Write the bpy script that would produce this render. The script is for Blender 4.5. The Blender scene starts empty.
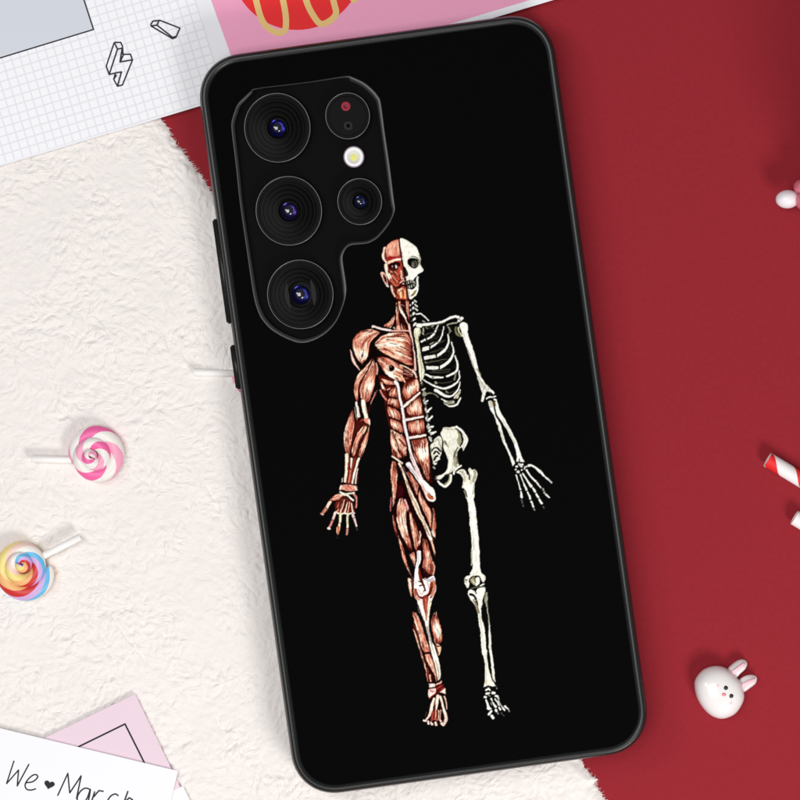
import bpy, bmesh, math, random
import numpy as np
from mathutils import Vector
random.seed(7)
RNG = np.random.default_rng(11)
R = math.radians
SCN = bpy.context.scene
COL = SCN.collection

# ------------------------------------------------------------------ camera
S = 0.00023          # metres per photo pixel on the table
H = 0.78             # camera height above the table
cam_d = bpy.data.cameras.new('camera')
cam = bpy.data.objects.new('camera', cam_d)
COL.objects.link(cam)
cam.location = (0, 0, H)
cam_d.sensor_width = 36.0
cam_d.lens = 36.0 * H / (800 * S)
cam_d.clip_start = 0.01
cam_d.clip_end = 20
SCN.camera = cam

# ------------------------------------------------------------------ light
w = bpy.data.worlds.new('World'); SCN.world = w; w.use_nodes = True
bg = w.node_tree.nodes['Background']
bg.inputs[0].default_value = (0.95, 0.97, 1.0, 1); bg.inputs[1].default_value = 0.16

def area(name, loc, target, sx, sy, power, col=(1, 1, 1)):
    l = bpy.data.lights.new(name, 'AREA'); l.shape = 'RECTANGLE'
    l.size = sx; l.size_y = sy; l.energy = power; l.color = col
    o = bpy.data.objects.new(name, l); COL.objects.link(o)
    o.location = loc
    o.rotation_euler = (Vector(target) - Vector(loc)).to_track_quat('-Z', 'Y').to_euler()
    return o
area('overhead_softbox', (-0.26, -0.02, 1.1), (-0.03, 0, 0), 0.6, 0.6, 6.0, (1, 0.985, 0.97))
area('front_softbox', (0.25, -0.40, 0.38), (0.0, 0.0, 0), 0.20, 0.16, 1.75, (1, 0.97, 0.95))
area('added_accent_lamp', (-0.46, 0.16, 0.62), (-0.03, 0.06, 0), 0.16, 0.16, 0.75, (0.93, 0.96, 1.0))  # accent lamp added to give highlights on the lenses and cutout rim

vs = SCN.view_settings
vs.view_transform = 'Standard'; vs.look = 'None'; vs.exposure = 0.10; vs.gamma = 1.0
vs.use_curve_mapping = False

# ------------------------------------------------------------------ helpers
def s2l(c):
    c = np.asarray(c, float)
    return np.where(c <= 0.04045, c / 12.92, ((c + 0.055) / 1.055) ** 2.4)
def rgb(r, g, b):
    return tuple(float(x) for x in s2l(np.array([r, g, b]) / 255.0)) + (1.0,)
def W(px, py, z=0.0):
    k = 1 - z / H
    return ((px - 400) * S * k, (400 - py) * S * k)
def catmull(pts, n=8, closed=False):
    P = np.asarray(pts, float); m = len(P)
    if m < 3: 
        t = np.linspace(0, 1, n + 1)[:, None]
        return P[0] * (1 - t) + P[1] * t
    out = []
    rng = range(m) if closed else range(m - 1)
    for i in rng:
        if closed:
            a, b, c, d = P[(i - 1) % m], P[i], P[(i + 1) % m], P[(i + 2) % m]
        else:
            b, c = P[i], P[i + 1]
            a = P[i - 1] if i > 0 else 2 * b - c
            d = P[i + 2] if i + 2 < m else 2 * c - b
        for t in np.arange(n) / n:
            out.append(0.5 * ((2 * b) + (c - a) * t + (2 * a - 5 * b + 4 * c - d) * t * t + (-a + 3 * b - 3 * c + d) * t ** 3))
    if not closed: out.append(P[-1])
    return np.array(out)
def resample(P, n):
    P = np.asarray(P, float)
    d = np.r_[0, np.cumsum(np.hypot(*np.diff(P, axis=0).T))]
    t = np.linspace(0, d[-1], n)
    return np.c_[np.interp(t, d, P[:, 0]), np.interp(t, d, P[:, 1])]

def tag(o, label=None, cat=None, group=None, kind=None):
    if label: o['label'] = label
    if cat: o['category'] = cat
    if group: o['group'] = group
    if kind: o['kind'] = kind
    return o
def empty(name, loc=(0, 0, 0), rz=0.0):
    o = bpy.data.objects.new(name, None); COL.objects.link(o)
    o.location = loc; o.rotation_euler = (0, 0, rz); o.empty_display_size = 0.01
    return o
def link_mesh(name, me, mats, parent=None, smooth=False):
    o = bpy.data.objects.new(name, me); COL.objects.link(o)
    for m in (mats if isinstance(mats, (list, tuple)) else [mats]): me.materials.append(m)
    if parent is not None: o.parent = parent
    if smooth:
        me.polygons.foreach_set('use_smooth', np.ones(len(me.polygons), bool))
    return o
def pydata(name, verts, faces, mats, parent=None, smooth=False, mi=None):
    me = bpy.data.meshes.new(name)
    me.from_pydata([tuple(map(float, v)) for v in verts], [], [tuple(int(i) for i in f) for f in faces])
    if mi is not None: me.polygons.foreach_set('material_index', np.asarray(mi, np.int32))
    me.update()
    return link_mesh(name, me, mats, parent, smooth)
def fast_mesh(name, V, Q):
    me = bpy.data.meshes.new(name)
    nv, nq = len(V), len(Q)
    me.vertices.add(nv); me.vertices.foreach_set('co', np.ascontiguousarray(V, np.float32).ravel())
    me.loops.add(nq * 4); me.loops.foreach_set('vertex_index', np.ascontiguousarray(Q, np.int32).ravel())
    me.polygons.add(nq); me.polygons.foreach_set('loop_start', np.arange(0, nq * 4, 4, dtype=np.int32))
    me.polygons.foreach_set('loop_total', np.full(nq, 4, np.int32))
    me.update(calc_edges=True); me.validate()
    return me

def mat(name, col, rough=0.6, spec=0.5, metal=0.0, coat=0.0, sss=0.0, bump=None, vary=None, sheen=0.0, trans=0.0):
    m = bpy.data.materials.new(name); m.use_nodes = True
    nt = m.node_tree; b = nt.nodes['Principled BSDF']
    b.inputs['Base Color'].default_value = col
    b.inputs['Roughness'].default_value = rough
    b.inputs['Specular IOR Level'].default_value = spec
    b.inputs['Metallic'].default_value = metal
    b.inputs['Coat Weight'].default_value = coat
    b.inputs['Sheen Weight'].default_value = sheen
    b.inputs['Transmission Weight'].default_value = trans
    if sss:
        b.inputs['Subsurface Weight'].default_value = sss
        b.inputs['Subsurface Scale'].default_value = 0.002
        b.inputs['Subsurface Radius'].default_value = (1, 0.6, 0.5)
    tc = nt.nodes.new('ShaderNodeTexCoord')
    if vary:
        sc, amt = vary
        n = nt.nodes.new('ShaderNodeTexNoise'); n.inputs['Scale'].default_value = sc; n.inputs['Detail'].default_value = 5
        nt.links.new(tc.outputs['Object'], n.inputs['Vector'])
        hsv = nt.nodes.new('ShaderNodeHueSaturation'); hsv.inputs['Color'].default_value = col
        mr = nt.nodes.new('ShaderNodeMapRange')
        mr.inputs[3].default_value = 1 - amt; mr.inputs[4].default_value = 1 + amt
        nt.links.new(n.outputs['Fac'], mr.inputs[0]); nt.links.new(mr.outputs[0], hsv.inputs['Value'])
        nt.links.new(hsv.outputs[0], b.inputs['Base Color'])
    if bump:
        sc, st, dist = bump
        n = nt.nodes.new('ShaderNodeTexNoise'); n.inputs['Scale'].default_value = sc; n.inputs['Detail'].default_value = 4
        nt.links.new(tc.outputs['Object'], n.inputs['Vector'])
        bp = nt.nodes.new('ShaderNodeBump'); bp.inputs['Strength'].default_value = st; bp.inputs['Distance'].default_value = dist
        nt.links.new(n.outputs['Fac'], bp.inputs['Height']); nt.links.new(bp.outputs[0], b.inputs['Normal'])
    return m

# ------------------------------------------------------------------ noise
def vnoise(x, y, seed):
    r = np.random.default_rng(seed); T = r.random((256, 256))
    xi = np.floor(x).astype(int); yi = np.floor(y).astype(int)
    fx = x - xi; fy = y - yi
    fx = fx * fx * fx * (fx * (fx * 6 - 15) + 10); fy = fy * fy * fy * (fy * (fy * 6 - 15) + 10)
    a = T[yi & 255, xi & 255]; b = T[yi & 255, (xi + 1) & 255]
    c = T[(yi + 1) & 255, xi & 255]; d = T[(yi + 1) & 255, (xi + 1) & 255]
    return (a * (1 - fx) + b * fx) * (1 - fy) + (c * (1 - fx) + d * fx) * fy
def fbm(x, y, seed, oc=4):
    s = 0; a = 0.5
    for k in range(oc):
        s = s + a * (vnoise(x * 2 ** k + 17 * k, y * 2 ** k + 31 * k, seed + k) - 0.5); a *= 0.5
    return s

# ------------------------------------------------------------------ the red surface
m_red = mat('red_paper', (0.304, 0.0200, 0.030, 1), rough=0.85, spec=0.12, bump=(5000, 0.5, 0.00012), vary=(900, 0.10))
n = 24
vv = []; ff = []
for j in range(n + 1):
    for i in range(n + 1):
        vv.append((-0.6 + 1.2 * i / n, -0.6 + 1.2 * j / n, 0))
for j in range(n):
    for i in range(n):
        a = j * (n + 1) + i; ff.append((a, a + 1, a + n + 2, a + n + 1))
tag(pydata('table_surface', vv, ff, m_red), kind='structure')

# ------------------------------------------------------------------ white plush fabric
def fur_edge(y):
    ys = [60, 100, 117, 128, 140, 150, 160, 175, 195, 400, 600, 745, 760, 768, 775, 779, 784, 792, 800, 830, 870]
    xs = [118, 150, 160, 168, 174, 183, 190, 201, 214, 345, 475, 572, 581, 585, 591, 598, 595, 600, 606, 626, 650]
    return np.interp(y, ys, xs)
D = 0.8
gx = np.arange(-60, 670, D); gy = np.arange(70, 870, D)
GX, GY = np.meshgrid(gx, gy)
ny, nx = GX.shape
# combed fibre relief: white noise smeared along a wandering flow field
ang = 3.0 * fbm(GX / 50, GY / 50, 3, 3) * 2.2 + 0.55 + 4.2 * fbm(GX / 11, GY / 11, 9, 3)
def lic(src, ang, L):
    acc = np.zeros_like(src); wt = 0
    for sgn in (1, -1):
        X = np.tile(np.arange(nx, dtype=float), (ny, 1)); Y = np.tile(np.arange(ny, dtype=float)[:, None], (1, nx))
        for k in range(L):
            xi = np.clip(X.round().astype(int), 0, nx - 1); yi = np.clip(Y.round().astype(int), 0, ny - 1)
            g = math.exp(-(k / (L * 0.5)) ** 2)
            acc += src[yi, xi] * g; wt += g
            a = ang[yi, xi]; X += sgn * np.cos(a); Y += sgn * np.sin(a)
    return acc / wt
def blur(a, k):
    for ax in (0, 1):
        b = np.zeros_like(a); 
        for i in range(-k, k + 1): b += np.roll(a, i, ax)
        a = b / (2 * k + 1)
    return a
wn = RNG.standard_normal((ny, nx))
f1 = lic(wn, ang, 5); f1 /= f1.std()
f2 = lic(blur(RNG.standard_normal((ny, nx)), 2), ang, 8); f2 /= f2.std()
rid = 1 - np.abs(fbm(GX / 22 + 2 * fbm(GX / 30, GY / 30, 5, 3), GY / 16 + 2 * fbm(GX / 30, GY / 30, 6, 3), 21, 4)) * 5
big = fbm(GX / 75, GY / 75, 41, 3)
clump = fbm(GX / 9, GY / 9, 77, 3)
dist = (fur_edge(GY) - GX) * 0.84 + 3.0 * fbm(GX / 7, GY / 7, 51, 3) * 1.6 + 0.5 * f2
edge = 1 - np.exp(-np.clip(dist, 0, None) / 5.0)
pat = np.clip(0.9 + 2.2 * fbm(GX / 34, GY / 34, 63, 3), .35, 1.6)
hz = 1.2 + pat * (0.044 * f1 + 0.076 * f2 + 0.12 * np.clip(rid, -0.3, 1)) + 0.8 * big + 0.30 * clump
for (x0, y0, x1, y1, wd, dp) in [(114, 619, 146, 660, 1.6, .5), (107, 272, 125, 276, 1.2, .45), (66, 330, 80, 338, 1.3, .4), (78, 288, 90, 296, 1.2, .35), (160, 232, 168, 262, 2.5, .3), (205, 480, 222, 515, 1.6, .35), (238, 575, 262, 600, 1.6, .35), (182, 366, 193, 372, 1.3, .4), (25, 350, 42, 362, 1.6, .3), (213, 710, 226, 738, 2, .35)]:
    px_, py_ = x1 - x0, y1 - y0; L2 = px_ ** 2 + py_ ** 2
    tt = np.clip(((GX - x0) * px_ + (GY - y0) * py_) / L2, 0, 1)
    dd = np.hypot(GX - x0 - tt * px_ + 2 * clump * 4, GY - y0 - tt * py_)
    hz -= dp * np.exp(-(dd / wd) ** 2) * np.sin(np.pi * np.clip(tt, .05, .95))
hz = np.minimum(hz, 1.9 - 0.15 * np.exp(-np.clip(hz - 1.5, 0, 9)))
hz = np.maximum(hz * edge, 0.03)
ok = dist > 0
Xw = (GX - 400) * S; Yw = (400 - GY) * S
idx = -np.ones((ny, nx), int)
cell = ok[:-1, :-1] & ok[1:, :-1] & ok[:-1, 1:] & ok[1:, 1:]
used = np.zeros((ny, nx), bool)
for a in (slice(0, -1), slice(1, None)):
    for b in (slice(0, -1), slice(1, None)): used[a, b] |= cell
idx[used] = np.arange(used.sum())
V = np.c_[Xw[used], Yw[used], hz[used] * 1e-3]
cj, ci = np.nonzero(cell)
Q = np.c_[idx[cj + 1, ci], idx[cj + 1, ci + 1], idx[cj, ci + 1], idx[cj, ci]]
# loose fibres: a fringe along the cut edge and a light nap over the pile
fv = []; fq = []; nb = len(V)
def fibre(px, py, a, ln, z0, z1, wd, curl):
    global nb
    k = 5
    pts = []
    x, y = px, py
    for i in range(k):
        t = i / (k - 1)
        pts.append((x, y, z0 + (z1 - z0) * math.sin(t * 1.9) / 0.95, wd * (1 - 0.8 * t)))
        x += math.cos(a) * ln / k; y += math.sin(a) * ln / k; a += curl / k
    for i, (x, y, z, wq) in enumerate(pts):
        nx_, ny_ = -math.sin(a), math.cos(a)
        fv.append(((x + nx_ * wq - 400) * S, (400 - y - ny_ * wq) * S, z))
        fv.append(((x - nx_ * wq - 400) * S, (400 - y + ny_ * wq) * S, z))
        if i: fq.append((nb + 2 * i - 2, nb + 2 * i - 1, nb + 2 * i + 1, nb + 2 * i))
    nb += 2 * k
for i in range(1700):
    y = random.uniform(80, 860)
    if 215 < y < 735 : continue
    x = fur_edge(y) - random.uniform(0.5, 5)
    fibre(x, y, random.gauss(0.25, 0.7), random.uniform(2.5, 7), random.uniform(.2, .7) * 1e-3, random.uniform(.2, 1.0) * 1e-3, random.uniform(.12, .3), random.gauss(0, 1.2))
for i in range(7000):
    x = random.uniform(-10, 600); y = random.uniform(105, 830)
    if x > fur_edge(y) - 3: continue
    j = int((y - 70) / D); ii = int((x + 60) / D)
    z = hz[j, ii] * 1e-3
    fibre(x, y, ang[j, ii] + random.gauss(0, .45), random.uniform(3, 6), z - 0.00003, z + random.uniform(.0, .09) * 1e-3, random.uniform(.12, .25), random.gauss(0, .8))
V = np.vstack([V, np.array(fv)]); Q = np.vstack([Q, np.array(fq)])
m_fur = mat('white_plush', rgb(243, 237, 233), rough=0.95, spec=0.1, sheen=0.15, vary=(45, 0.03), bump=(5000, 0.25, 0.00015))
me = fast_mesh('plush_fabric', V, Q)
tag(link_mesh('plush_fabric', me, m_fur, None, True), 'white crinkled plush fabric with a fuzzy edge lying over the red surface', 'fabric')

# ------------------------------------------------------------------ flat sheets
def lin_strip(pts, wd):
    """ribbon outline of constant width along a polyline, mitred; returns verts (px) and quads"""
    P = np.asarray(pts, float); n = len(P)
    d = np.diff(P, axis=0); d /= np.maximum(np.hypot(d[:, 0], d[:, 1])[:, None], 1e-9)
    vs_, fs_ = [], []
    for i in range(n):
        a = d[max(i - 1, 0)]; b = d[min(i, n - 2)]
        m = a + b; L = np.hypot(*m)
        m = m / L if L > 0.3 else b
        nn = np.array([-m[1], m[0]]); k = 1 / max(0.5, abs(nn @ np.array([-b[1], b[0]])))
        wq = (wd[i] if hasattr(wd, '__len__') else wd) / 2
        vs_ += [P[i] + nn * wq * k, P[i] - nn * wq * k]
        if i: fs_.append((2 * i - 2, 2 * i, 2 * i + 1, 2 * i - 1))
    return vs_, fs_
class Flat:
    """a printed sheet: a thin slab plus print lying 0.01 mm apart, one mesh"""
    def __init__(s, z): s.z = z; s.v = []; s.f = []; s.m = []; s.k = 0
    def add(s, vs_, fs_, mi, z=None):
        o = len(s.v)
        if z is None: s.k += 1; z = s.z + s.k * 6e-6
        for p in vs_: s.v.append((*W(p[0], p[1], s.z), z))
        for f in fs_: s.f.append([i + o for i in f]); s.m.append(mi)
    def slab(s, pts, mi, th):
        n_ = len(pts); o = len(s.v)
        for zz in (s.z, s.z - th):
            for p in pts: s.v.append((*W(p[0], p[1], s.z), zz))
        s.f.append(list(range(o, o + n_))); s.m.append(mi)
        s.f.append(list(range(o + 2 * n_ - 1, o + n_ - 1, -1))); s.m.append(mi)
        for i in range(n_):
            j = (i + 1) % n_; s.f.append([o + i, o + n_ + i, o + n_ + j, o + j]); s.m.append(mi)
    def poly(s, pts, mi): s.add(pts, [list(range(len(pts)))], mi)
    def line(s, pts, wd, mi):
        P = [np.array(p, float) for p in pts]; run = [P[0]]
        for i in range(1, len(P)):                 # break at sharp corners so strokes keep their width
            run.append(P[i])
            if i + 1 < len(P):
                a = P[i] - P[i - 1]; b_ = P[i + 1] - P[i]
                if a @ b_ < .55 * np.hypot(*a) * np.hypot(*b_):
                    e = a / np.hypot(*a) * wd * .3; run[-1] = P[i] + e
                    s.add(*lin_strip(run, wd), mi); f = b_ / np.hypot(*b_) * wd * .3; run = [P[i] - f]
        s.add(*lin_strip(run, wd), mi)
    def build(s, name, mats, parent=None):
        me = bpy.data.meshes.new(name); me.from_pydata([tuple(map(float, v)) for v in s.v], [], s.f)
        me.polygons.foreach_set('material_index', np.array(s.m, np.int32)); me.update()
        bm = bmesh.new(); bm.from_mesh(me)
        top = [f for f in bm.faces if abs(f.normal.z) > .5 and f.calc_center_median().z >= s.z - 1e-7 and f.normal.z < 0]
        bmesh.ops.reverse_faces(bm, faces=top); bm.to_mesh(me); bm.free()
        return link_mesh(name, me, mats, parent)

m_paper = mat('white_card', rgb(246, 246, 250), rough=0.7, spec=0.2, bump=(4000, 0.05, 0.0001))
m_ink = mat('dark_ink', rgb(46, 42, 52), rough=0.7, spec=0.2)
m_pink = mat('pink_print', rgb(250, 170, 203), rough=0.65, spec=0.25, vary=(300, 0.02))
m_dred = mat('red_print', rgb(244, 44, 46), rough=0.65, spec=0.25)
m_beige = mat('beige_print', rgb(240, 202, 130), rough=0.65, spec=0.25)
m_grey = mat('blue_grey_print', rgb(210, 215, 224), rough=0.5, spec=0.3)
m_lpink = mat('pale_pink_card', rgb(236, 213, 225), rough=0.7, spec=0.2)

# grid paper: thin grey lines every few millimetres, drawn in the sheet's own (turned) coordinates
m_grid = mat('squared_paper', rgb(250, 250, 253), rough=0.7, spec=0.2)
nt = m_grid.node_tree; b = nt.nodes['Principled BSDF']
tc = nt.nodes['Texture Coordinate']; mp = nt.nodes.new('ShaderNodeMapping'); mp.inputs['Rotation'].default_value = (0, 0, R(-17.0))
nt.links.new(tc.outputs['Object'], mp.inputs[0]); sp = nt.nodes.new('ShaderNodeSeparateXYZ'); nt.links.new(mp.outputs[0], sp.inputs[0])
outs = []
for ax in (0, 1):
    d = nt.nodes.new('ShaderNodeMath'); d.operation = 'DIVIDE'; d.inputs[1].default_value = 8.75 * S
    f = nt.nodes.new('ShaderNodeMath'); f.operation = 'FRACT'
    p = nt.nodes.new('ShaderNodeMath'); p.operation = 'PINGPONG'; p.inputs[1].default_value = 0.5
    c = nt.nodes.new('ShaderNodeMapRange'); c.inputs[1].default_value = 0.03; c.inputs[2].default_value = 0.11; c.inputs[3].default_value = 1; c.inputs[4].default_value = 0
    nt.links.new(sp.outputs[ax], d.inputs[0]); nt.links.new(d.outputs[0], f.inputs[0]); nt.links.new(f.outputs[0], p.inputs[0]); nt.links.new(p.outputs[0], c.inputs[0]); outs.append(c)
mx = nt.nodes.new('ShaderNodeMath'); mx.operation = 'MAXIMUM'
nt.links.new(outs[0].outputs[0], mx.inputs[0]); nt.links.new(outs[1].outputs[0], mx.inputs[1])
mc = nt.nodes.new('ShaderNodeMixRGB'); mc.inputs[1].default_value = rgb(250, 250, 253); mc.inputs[2].default_value = rgb(230, 230, 238)
nt.links.new(mx.outputs[0], mc.inputs[0]); nt.links.new(mc.outputs[0], b.inputs['Base Color'])

def K(x0, y0, s):
    return lambda pts: [(x0 + p[0] * s, y0 + p[1] * s) for p in pts]

zs = 0.00205
sh = Flat(zs)
def on(x, y0, x0=0, sl=-0.3): return (x, y0 + (x - x0) * sl)
sh.slab([on(-60, 166), on(600, 166), on(560, -170), on(-60, 0, 0, -.3)][:2] + [(545, -190), (-115, -20)], 0, 0.00012)
# squared area (left of the white margin), stops short of the bottom edge
sh.poly([(-62, 182), (226, 97), (163, -105), (-112, -20)], 1)
sh.poly([(211 - 36, -100), (211, 0), (242, 86.5), (530, 0), (545, -4.5), (520, -100)][0:6], 2)
circ = [(297 + 66 * math.cos(a), -36 + 66 * math.sin(a)) for a in np.linspace(0, 2 * math.pi, 72, endpoint=False)]
sh.poly(circ[::-1], 3)
for pts in ([(249, -32), (256, 0), (263, 22), (275, 32), (284, 31), (286, 22), (284, 5), (276, -30)], [(298, -30), (306, 0), (313, 15), (321, 24), (331, 20), (336, 13), (334, 3), (326, -30)], [(371, -34), (360, -8), (352, 2)]):
    sh.line(catmull(pts, 6), 6.2, 4)
sh.poly([(0, 58), (-60, 76), (-60, -60), (65, -60), (84, 0), (93.5, 29.5)], 5)
sh.line([(-60, 76), (0, 58), (93.5, 29.5), (84, 0), (65, -60)], 1.4, 6)
q = K(0, 0, .25)
for pts in ([(457, 170), (425, 265), (437, 298), (462, 292), (455, 318), (470, 345), (490, 340), (530, 240), (522, 217), (492, 218), (490, 185), (483, 170), (457, 170)],
            [(425, 265), (437, 298), (470, 197), (457, 170)], [(470, 197), (489, 193)], [(489, 193), (480, 248), (527, 240)], [(480, 248), (494, 219)], [(462, 292), (486, 288), (470, 345)], [(455, 318), (466, 300)],
            [(603, 98), (612, 85), (640, 82), (720, 113), (703, 150), (690, 155), (605, 105), (603, 98)], [(636, 83), (628, 101), (605, 104)], [(628, 101), (690, 150), (705, 146)], [(690, 150), (690, 155)]):
    sh.line(q(pts), 1.4, 6)
o = sh.build('printed_sheet', [m_paper, m_grid, m_pink, m_dred, m_beige, m_grey, m_ink])
tag(o, 'large printed sheet with grey squared grid, small doodles and a pink panel at the top', 'paper')

# pale pink card under the white one
cd = Flat(0.00215)
cd.slab([(135, 694), (20, 750), (90, 893), (205, 838)], 0, 0.0003)
cd.poly([(183, 786), (95, 829), (130, 876), (211, 838)][0:2] + [(120, 878), (207, 835)], 2)
cd.line([(40, 766), (78, 747), (125, 724), (144, 762), (158, 790)], 1.7, 1)
tag(cd.build('note_card', [m_lpink, m_ink, m_paper]), 'pale pink card with a thin dark frame line, lying under the white lettered card', 'card')
cw = Flat(0.00265)
cw.slab([(-80, 709), (178, 771), (150, 890), (-108, 828)], 0, 0.0003)
q = K(0, 740, .1875)
for pts in ([(75, 110), (35, 233), (99, 160), (92, 245), (155, 128)],
            [(138, 228), (175, 222), (200, 200), (196, 186), (175, 188), (148, 212), (134, 240), (142, 262), (165, 267), (192, 260)],
            [(307, 298), (362, 178), (372, 282), (433, 191), (408, 314)],
            [(482, 264), (455, 257), (428, 275), (412, 308), (420, 340), (440, 340), (465, 310), (482, 264), (470, 335)],
            [(483, 345), (506, 274)], [(498, 305), (528, 270), (553, 274)],
            [(632, 298), (615, 288), (590, 300), (573, 330), (580, 362), (605, 366)],
            [(683, 272), (645, 378)], [(662, 335), (690, 308), (706, 318), (690, 390)]):
    cw.line(q(catmull(pts, 6) if len(pts) > 5 else pts), 1.4, 1)
hp = []
for t in np.linspace(0, 2 * math.pi, 40, endpoint=False):
    x = 16 * math.sin(t) ** 3; y = -(13 * math.cos(t) - 5 * math.cos(2 * t) - 2 * math.cos(3 * t) - math.cos(4 * t))
    c_, s_ = math.cos(.24), math.sin(.24)
    hp.append((263 + 1.75 * (x * c_ - y * s_), 238 + 1.6 * (x * s_ + y * c_)))
cw.poly(q(hp), 1)
tag(cw.build('lettered_card', [m_paper, m_ink]), 'white card with handwritten words and a small heart, bottom left corner', 'card')
# ------------------------------------------------------------------ phone case
TH = R(7.95); CU = np.array([math.cos(TH), -math.sin(TH)]); CV = np.array([math.sin(TH), math.cos(TH)])
U0, U1, V0, V1 = 183.4, 543.5, 85.3, 833.2
ZR = 0.0108                         # height of the case's back
def px_uv(u, v): return u * CU + v * CV
def CP(px, py): return W(px, py, ZR)
UC, VC = (U0 + U1) / 2, (V0 + V1) / 2
CX, CY = CP(*px_uv(UC, VC))
PZ = 0.0022                         # the case lies on the fabric and the sheet
case = empty('phone_case', (CX, CY, PZ))
tag(case, 'black phone case printed with a half muscle, half skeleton figure', 'phone case')
phone = empty('smartphone', (CX, CY, PZ + 0.0015))
tag(phone, 'black smartphone inside the case, its round lenses showing through the cutout', 'smartphone')
def loc(px, py, z, base=PZ):
    x, y = CP(px, py); return (x - CX, y - CY, z - base)
def rrect(off, rad=46.0, n=14):
    """rounded rectangle inset by off pixels, in photo pixels, clockwise on screen"""
    r = max(rad - off, 4); a0, a1, b0, b1 = U0 + off, U1 - off, V0 + off, V1 - off
    pts = []
    for cx, cy, st in ((a1 - r, b0 + r, -90), (a1 - r, b1 - r, 0), (a0 + r, b1 - r, 90), (a0 + r, b0 + r, 180)):
        for k in range(n + 1):
            t = R(st + 90 * k / n)
            # slightly squarer than a circle
            c, s = math.cos(t), math.sin(t); e = 2 / 2.15
            c = math.copysign(abs(c) ** e, c); s = math.copysign(abs(s) ** e, s)
            pts.append(px_uv(cx + r * c, cy + r * s))
    # subdivide the straights so the sweep stays even
    return pts
m_rubber = mat('soft_black_rubber', (0.0125, 0.0135, 0.0135, 1), rough=0.34, spec=0.42, bump=(14000, 0.12, 0.00005))
m_back = mat('matt_black_print_ground', (0.0030, 0.0030, 0.0030, 1), rough=0.9, spec=0.0)
m_glass = mat('black_phone_glass', (0.0028, 0.0028, 0.0030, 1), rough=0.5, spec=0.03)
prof = [(0, 2.7), (0, 6.0), (0.0, 8.6), (0.5, 9.7), (1.4, 10.6), (2.7, 11.2), (4.2, 11.45), (6.0, 11.45), (7.4, 11.3), (8.4, 11.1), (9.0, 10.95), (9.5, 10.72), (9.5, 10.0)]
prof = [(2.0, 2.25)] + prof
vv = []; ff = []; m_ = None
for o_, z_ in prof:
    ring = rrect(o_); m_ = len(ring)
    vv += [loc(p[0], p[1], z_ * 1e-3) for p in ring]
for k in range(len(prof) - 1):
    for i in range(m_):
        j = (i + 1) % m_
        ff.append((k * m_ + i, k * m_ + j, (k + 1) * m_ + j, (k + 1) * m_ + i))
bump_o = pydata('bumper_frame', vv, ff, m_rubber, case, True)
def fix_normals(o):
    bm = bmesh.new(); bm.from_mesh(o.data); bmesh.ops.recalc_face_normals(bm, faces=bm.faces); bm.to_mesh(o.data); bm.free()
fix_normals(bump_o)

# camera cutout outline: (outer edge, width of the bevelled rim there)
cut = [(255.5, 88.5, 1.0), (285, 84.8, .8), (315, 81.0, .8), (345, 76.2, 1.4), (352, 77.0, 4.0), (360.5, 80.6, 4.2), (367, 84.6, 4.4), (373.5, 90.4, 4.6), (378, 96, 4.6), (381, 103, 4.4), (384.6, 131.0, 3.8), (389.6, 165, 4.0), (394, 200, 4.2), (395, 209.5, 3.0), (392.5, 217, 1.8), (388.5, 225, 2.4), (379.5, 236, 2.6), (373, 240.8, 2.8), (366, 243.6, 3.0), (352, 245.0, 3.2), (347.5, 247.0, 2.6), (344.8, 250.5, 2.8), (342.8, 256, 3.4), (343.0, 263, 4.0), (345.8, 281, 4.2), (346.4, 291, 4.0), (344.6, 301, 2.0), (339.6, 315, 1.8), (334.6, 324, 2.2), (327.6, 331.6, 2.6), (320, 337, 3.0), (312, 340.8, 3.6), (304, 342.8, 4.0), (296, 342.2, 4.2), (284, 337.4, 4.2), (272, 330.2, 4.2), (264.5, 322.6, 4.2), (259, 314, 4.2), (253.6, 296, 3.8), (247, 252, 3.2), (240, 204, 3.0), (235.8, 165, 3.2), (231.6, 130, 3.4), (232, 120, 3.4), (235, 110.4, 3.4), (238, 103.6, 3.2), (245, 96.5, 3.0), (251, 91, 2.4)]
CA = np.array(cut, float)
oc = catmull(CA, 3, True)
outer = oc[:, :2]; wid = np.clip(oc[:, 2], .7, 5)
tg = np.roll(outer, -1, 0) - np.roll(outer, 1, 0); tg /= np.hypot(tg[:, 0], tg[:, 1])[:, None]
nin = np.c_[-tg[:, 1], tg[:, 0]]               # points inwards for a clockwise screen path
m_rim = mat('cutout_rim_plastic', (0.028, 0.026, 0.027, 1), rough=0.36, spec=0.5)
vv = []; ff = []; n_ = len(outer)
for fr, z_ in ((-0.12, 10.66), (0, 10.84), (0.12, 10.88), (0.5, 10.76), (0.95, 10.60), (1.0, 9.0)):
    for i in range(n_):
        p = outer[i] + nin[i] * wid[i] * fr
        vv.append(loc(p[0], p[1], z_ * 1e-3))
for k in range(5):
    for i in range(n_):
        j = (i + 1) % n_; ff.append((k * n_ + i, k * n_ + j, (k + 1) * n_ + j, (k + 1) * n_ + i))
rim = pydata('camera_rim', vv, ff, m_rim, case, True); fix_normals(rim)

# back panel with the cutout as a real hole
bm = bmesh.new()
ro = rrect(9.4)
a = [bm.verts.new(loc(p[0], p[1], ZR)) for p in ro]
hole = outer + nin * 0.3
h = [bm.verts.new(loc(p[0], p[1], ZR)) for p in hole]
ed = [bm.edges.new((a[i], a[(i + 1) % len(a)])) for i in range(len(a))] + [bm.edges.new((h[i], h[(i + 1) % len(h)])) for i in range(len(h))]
bmesh.ops.triangle_fill(bm, edges=ed, use_beauty=True)
for f in bm.faces:
    if f.normal.z < 0: f.normal_flip()
me = bpy.data.meshes.new('back_panel'); bm.to_mesh(me); bm.free()
link_mesh('back_panel', me, m_back, case)

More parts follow.
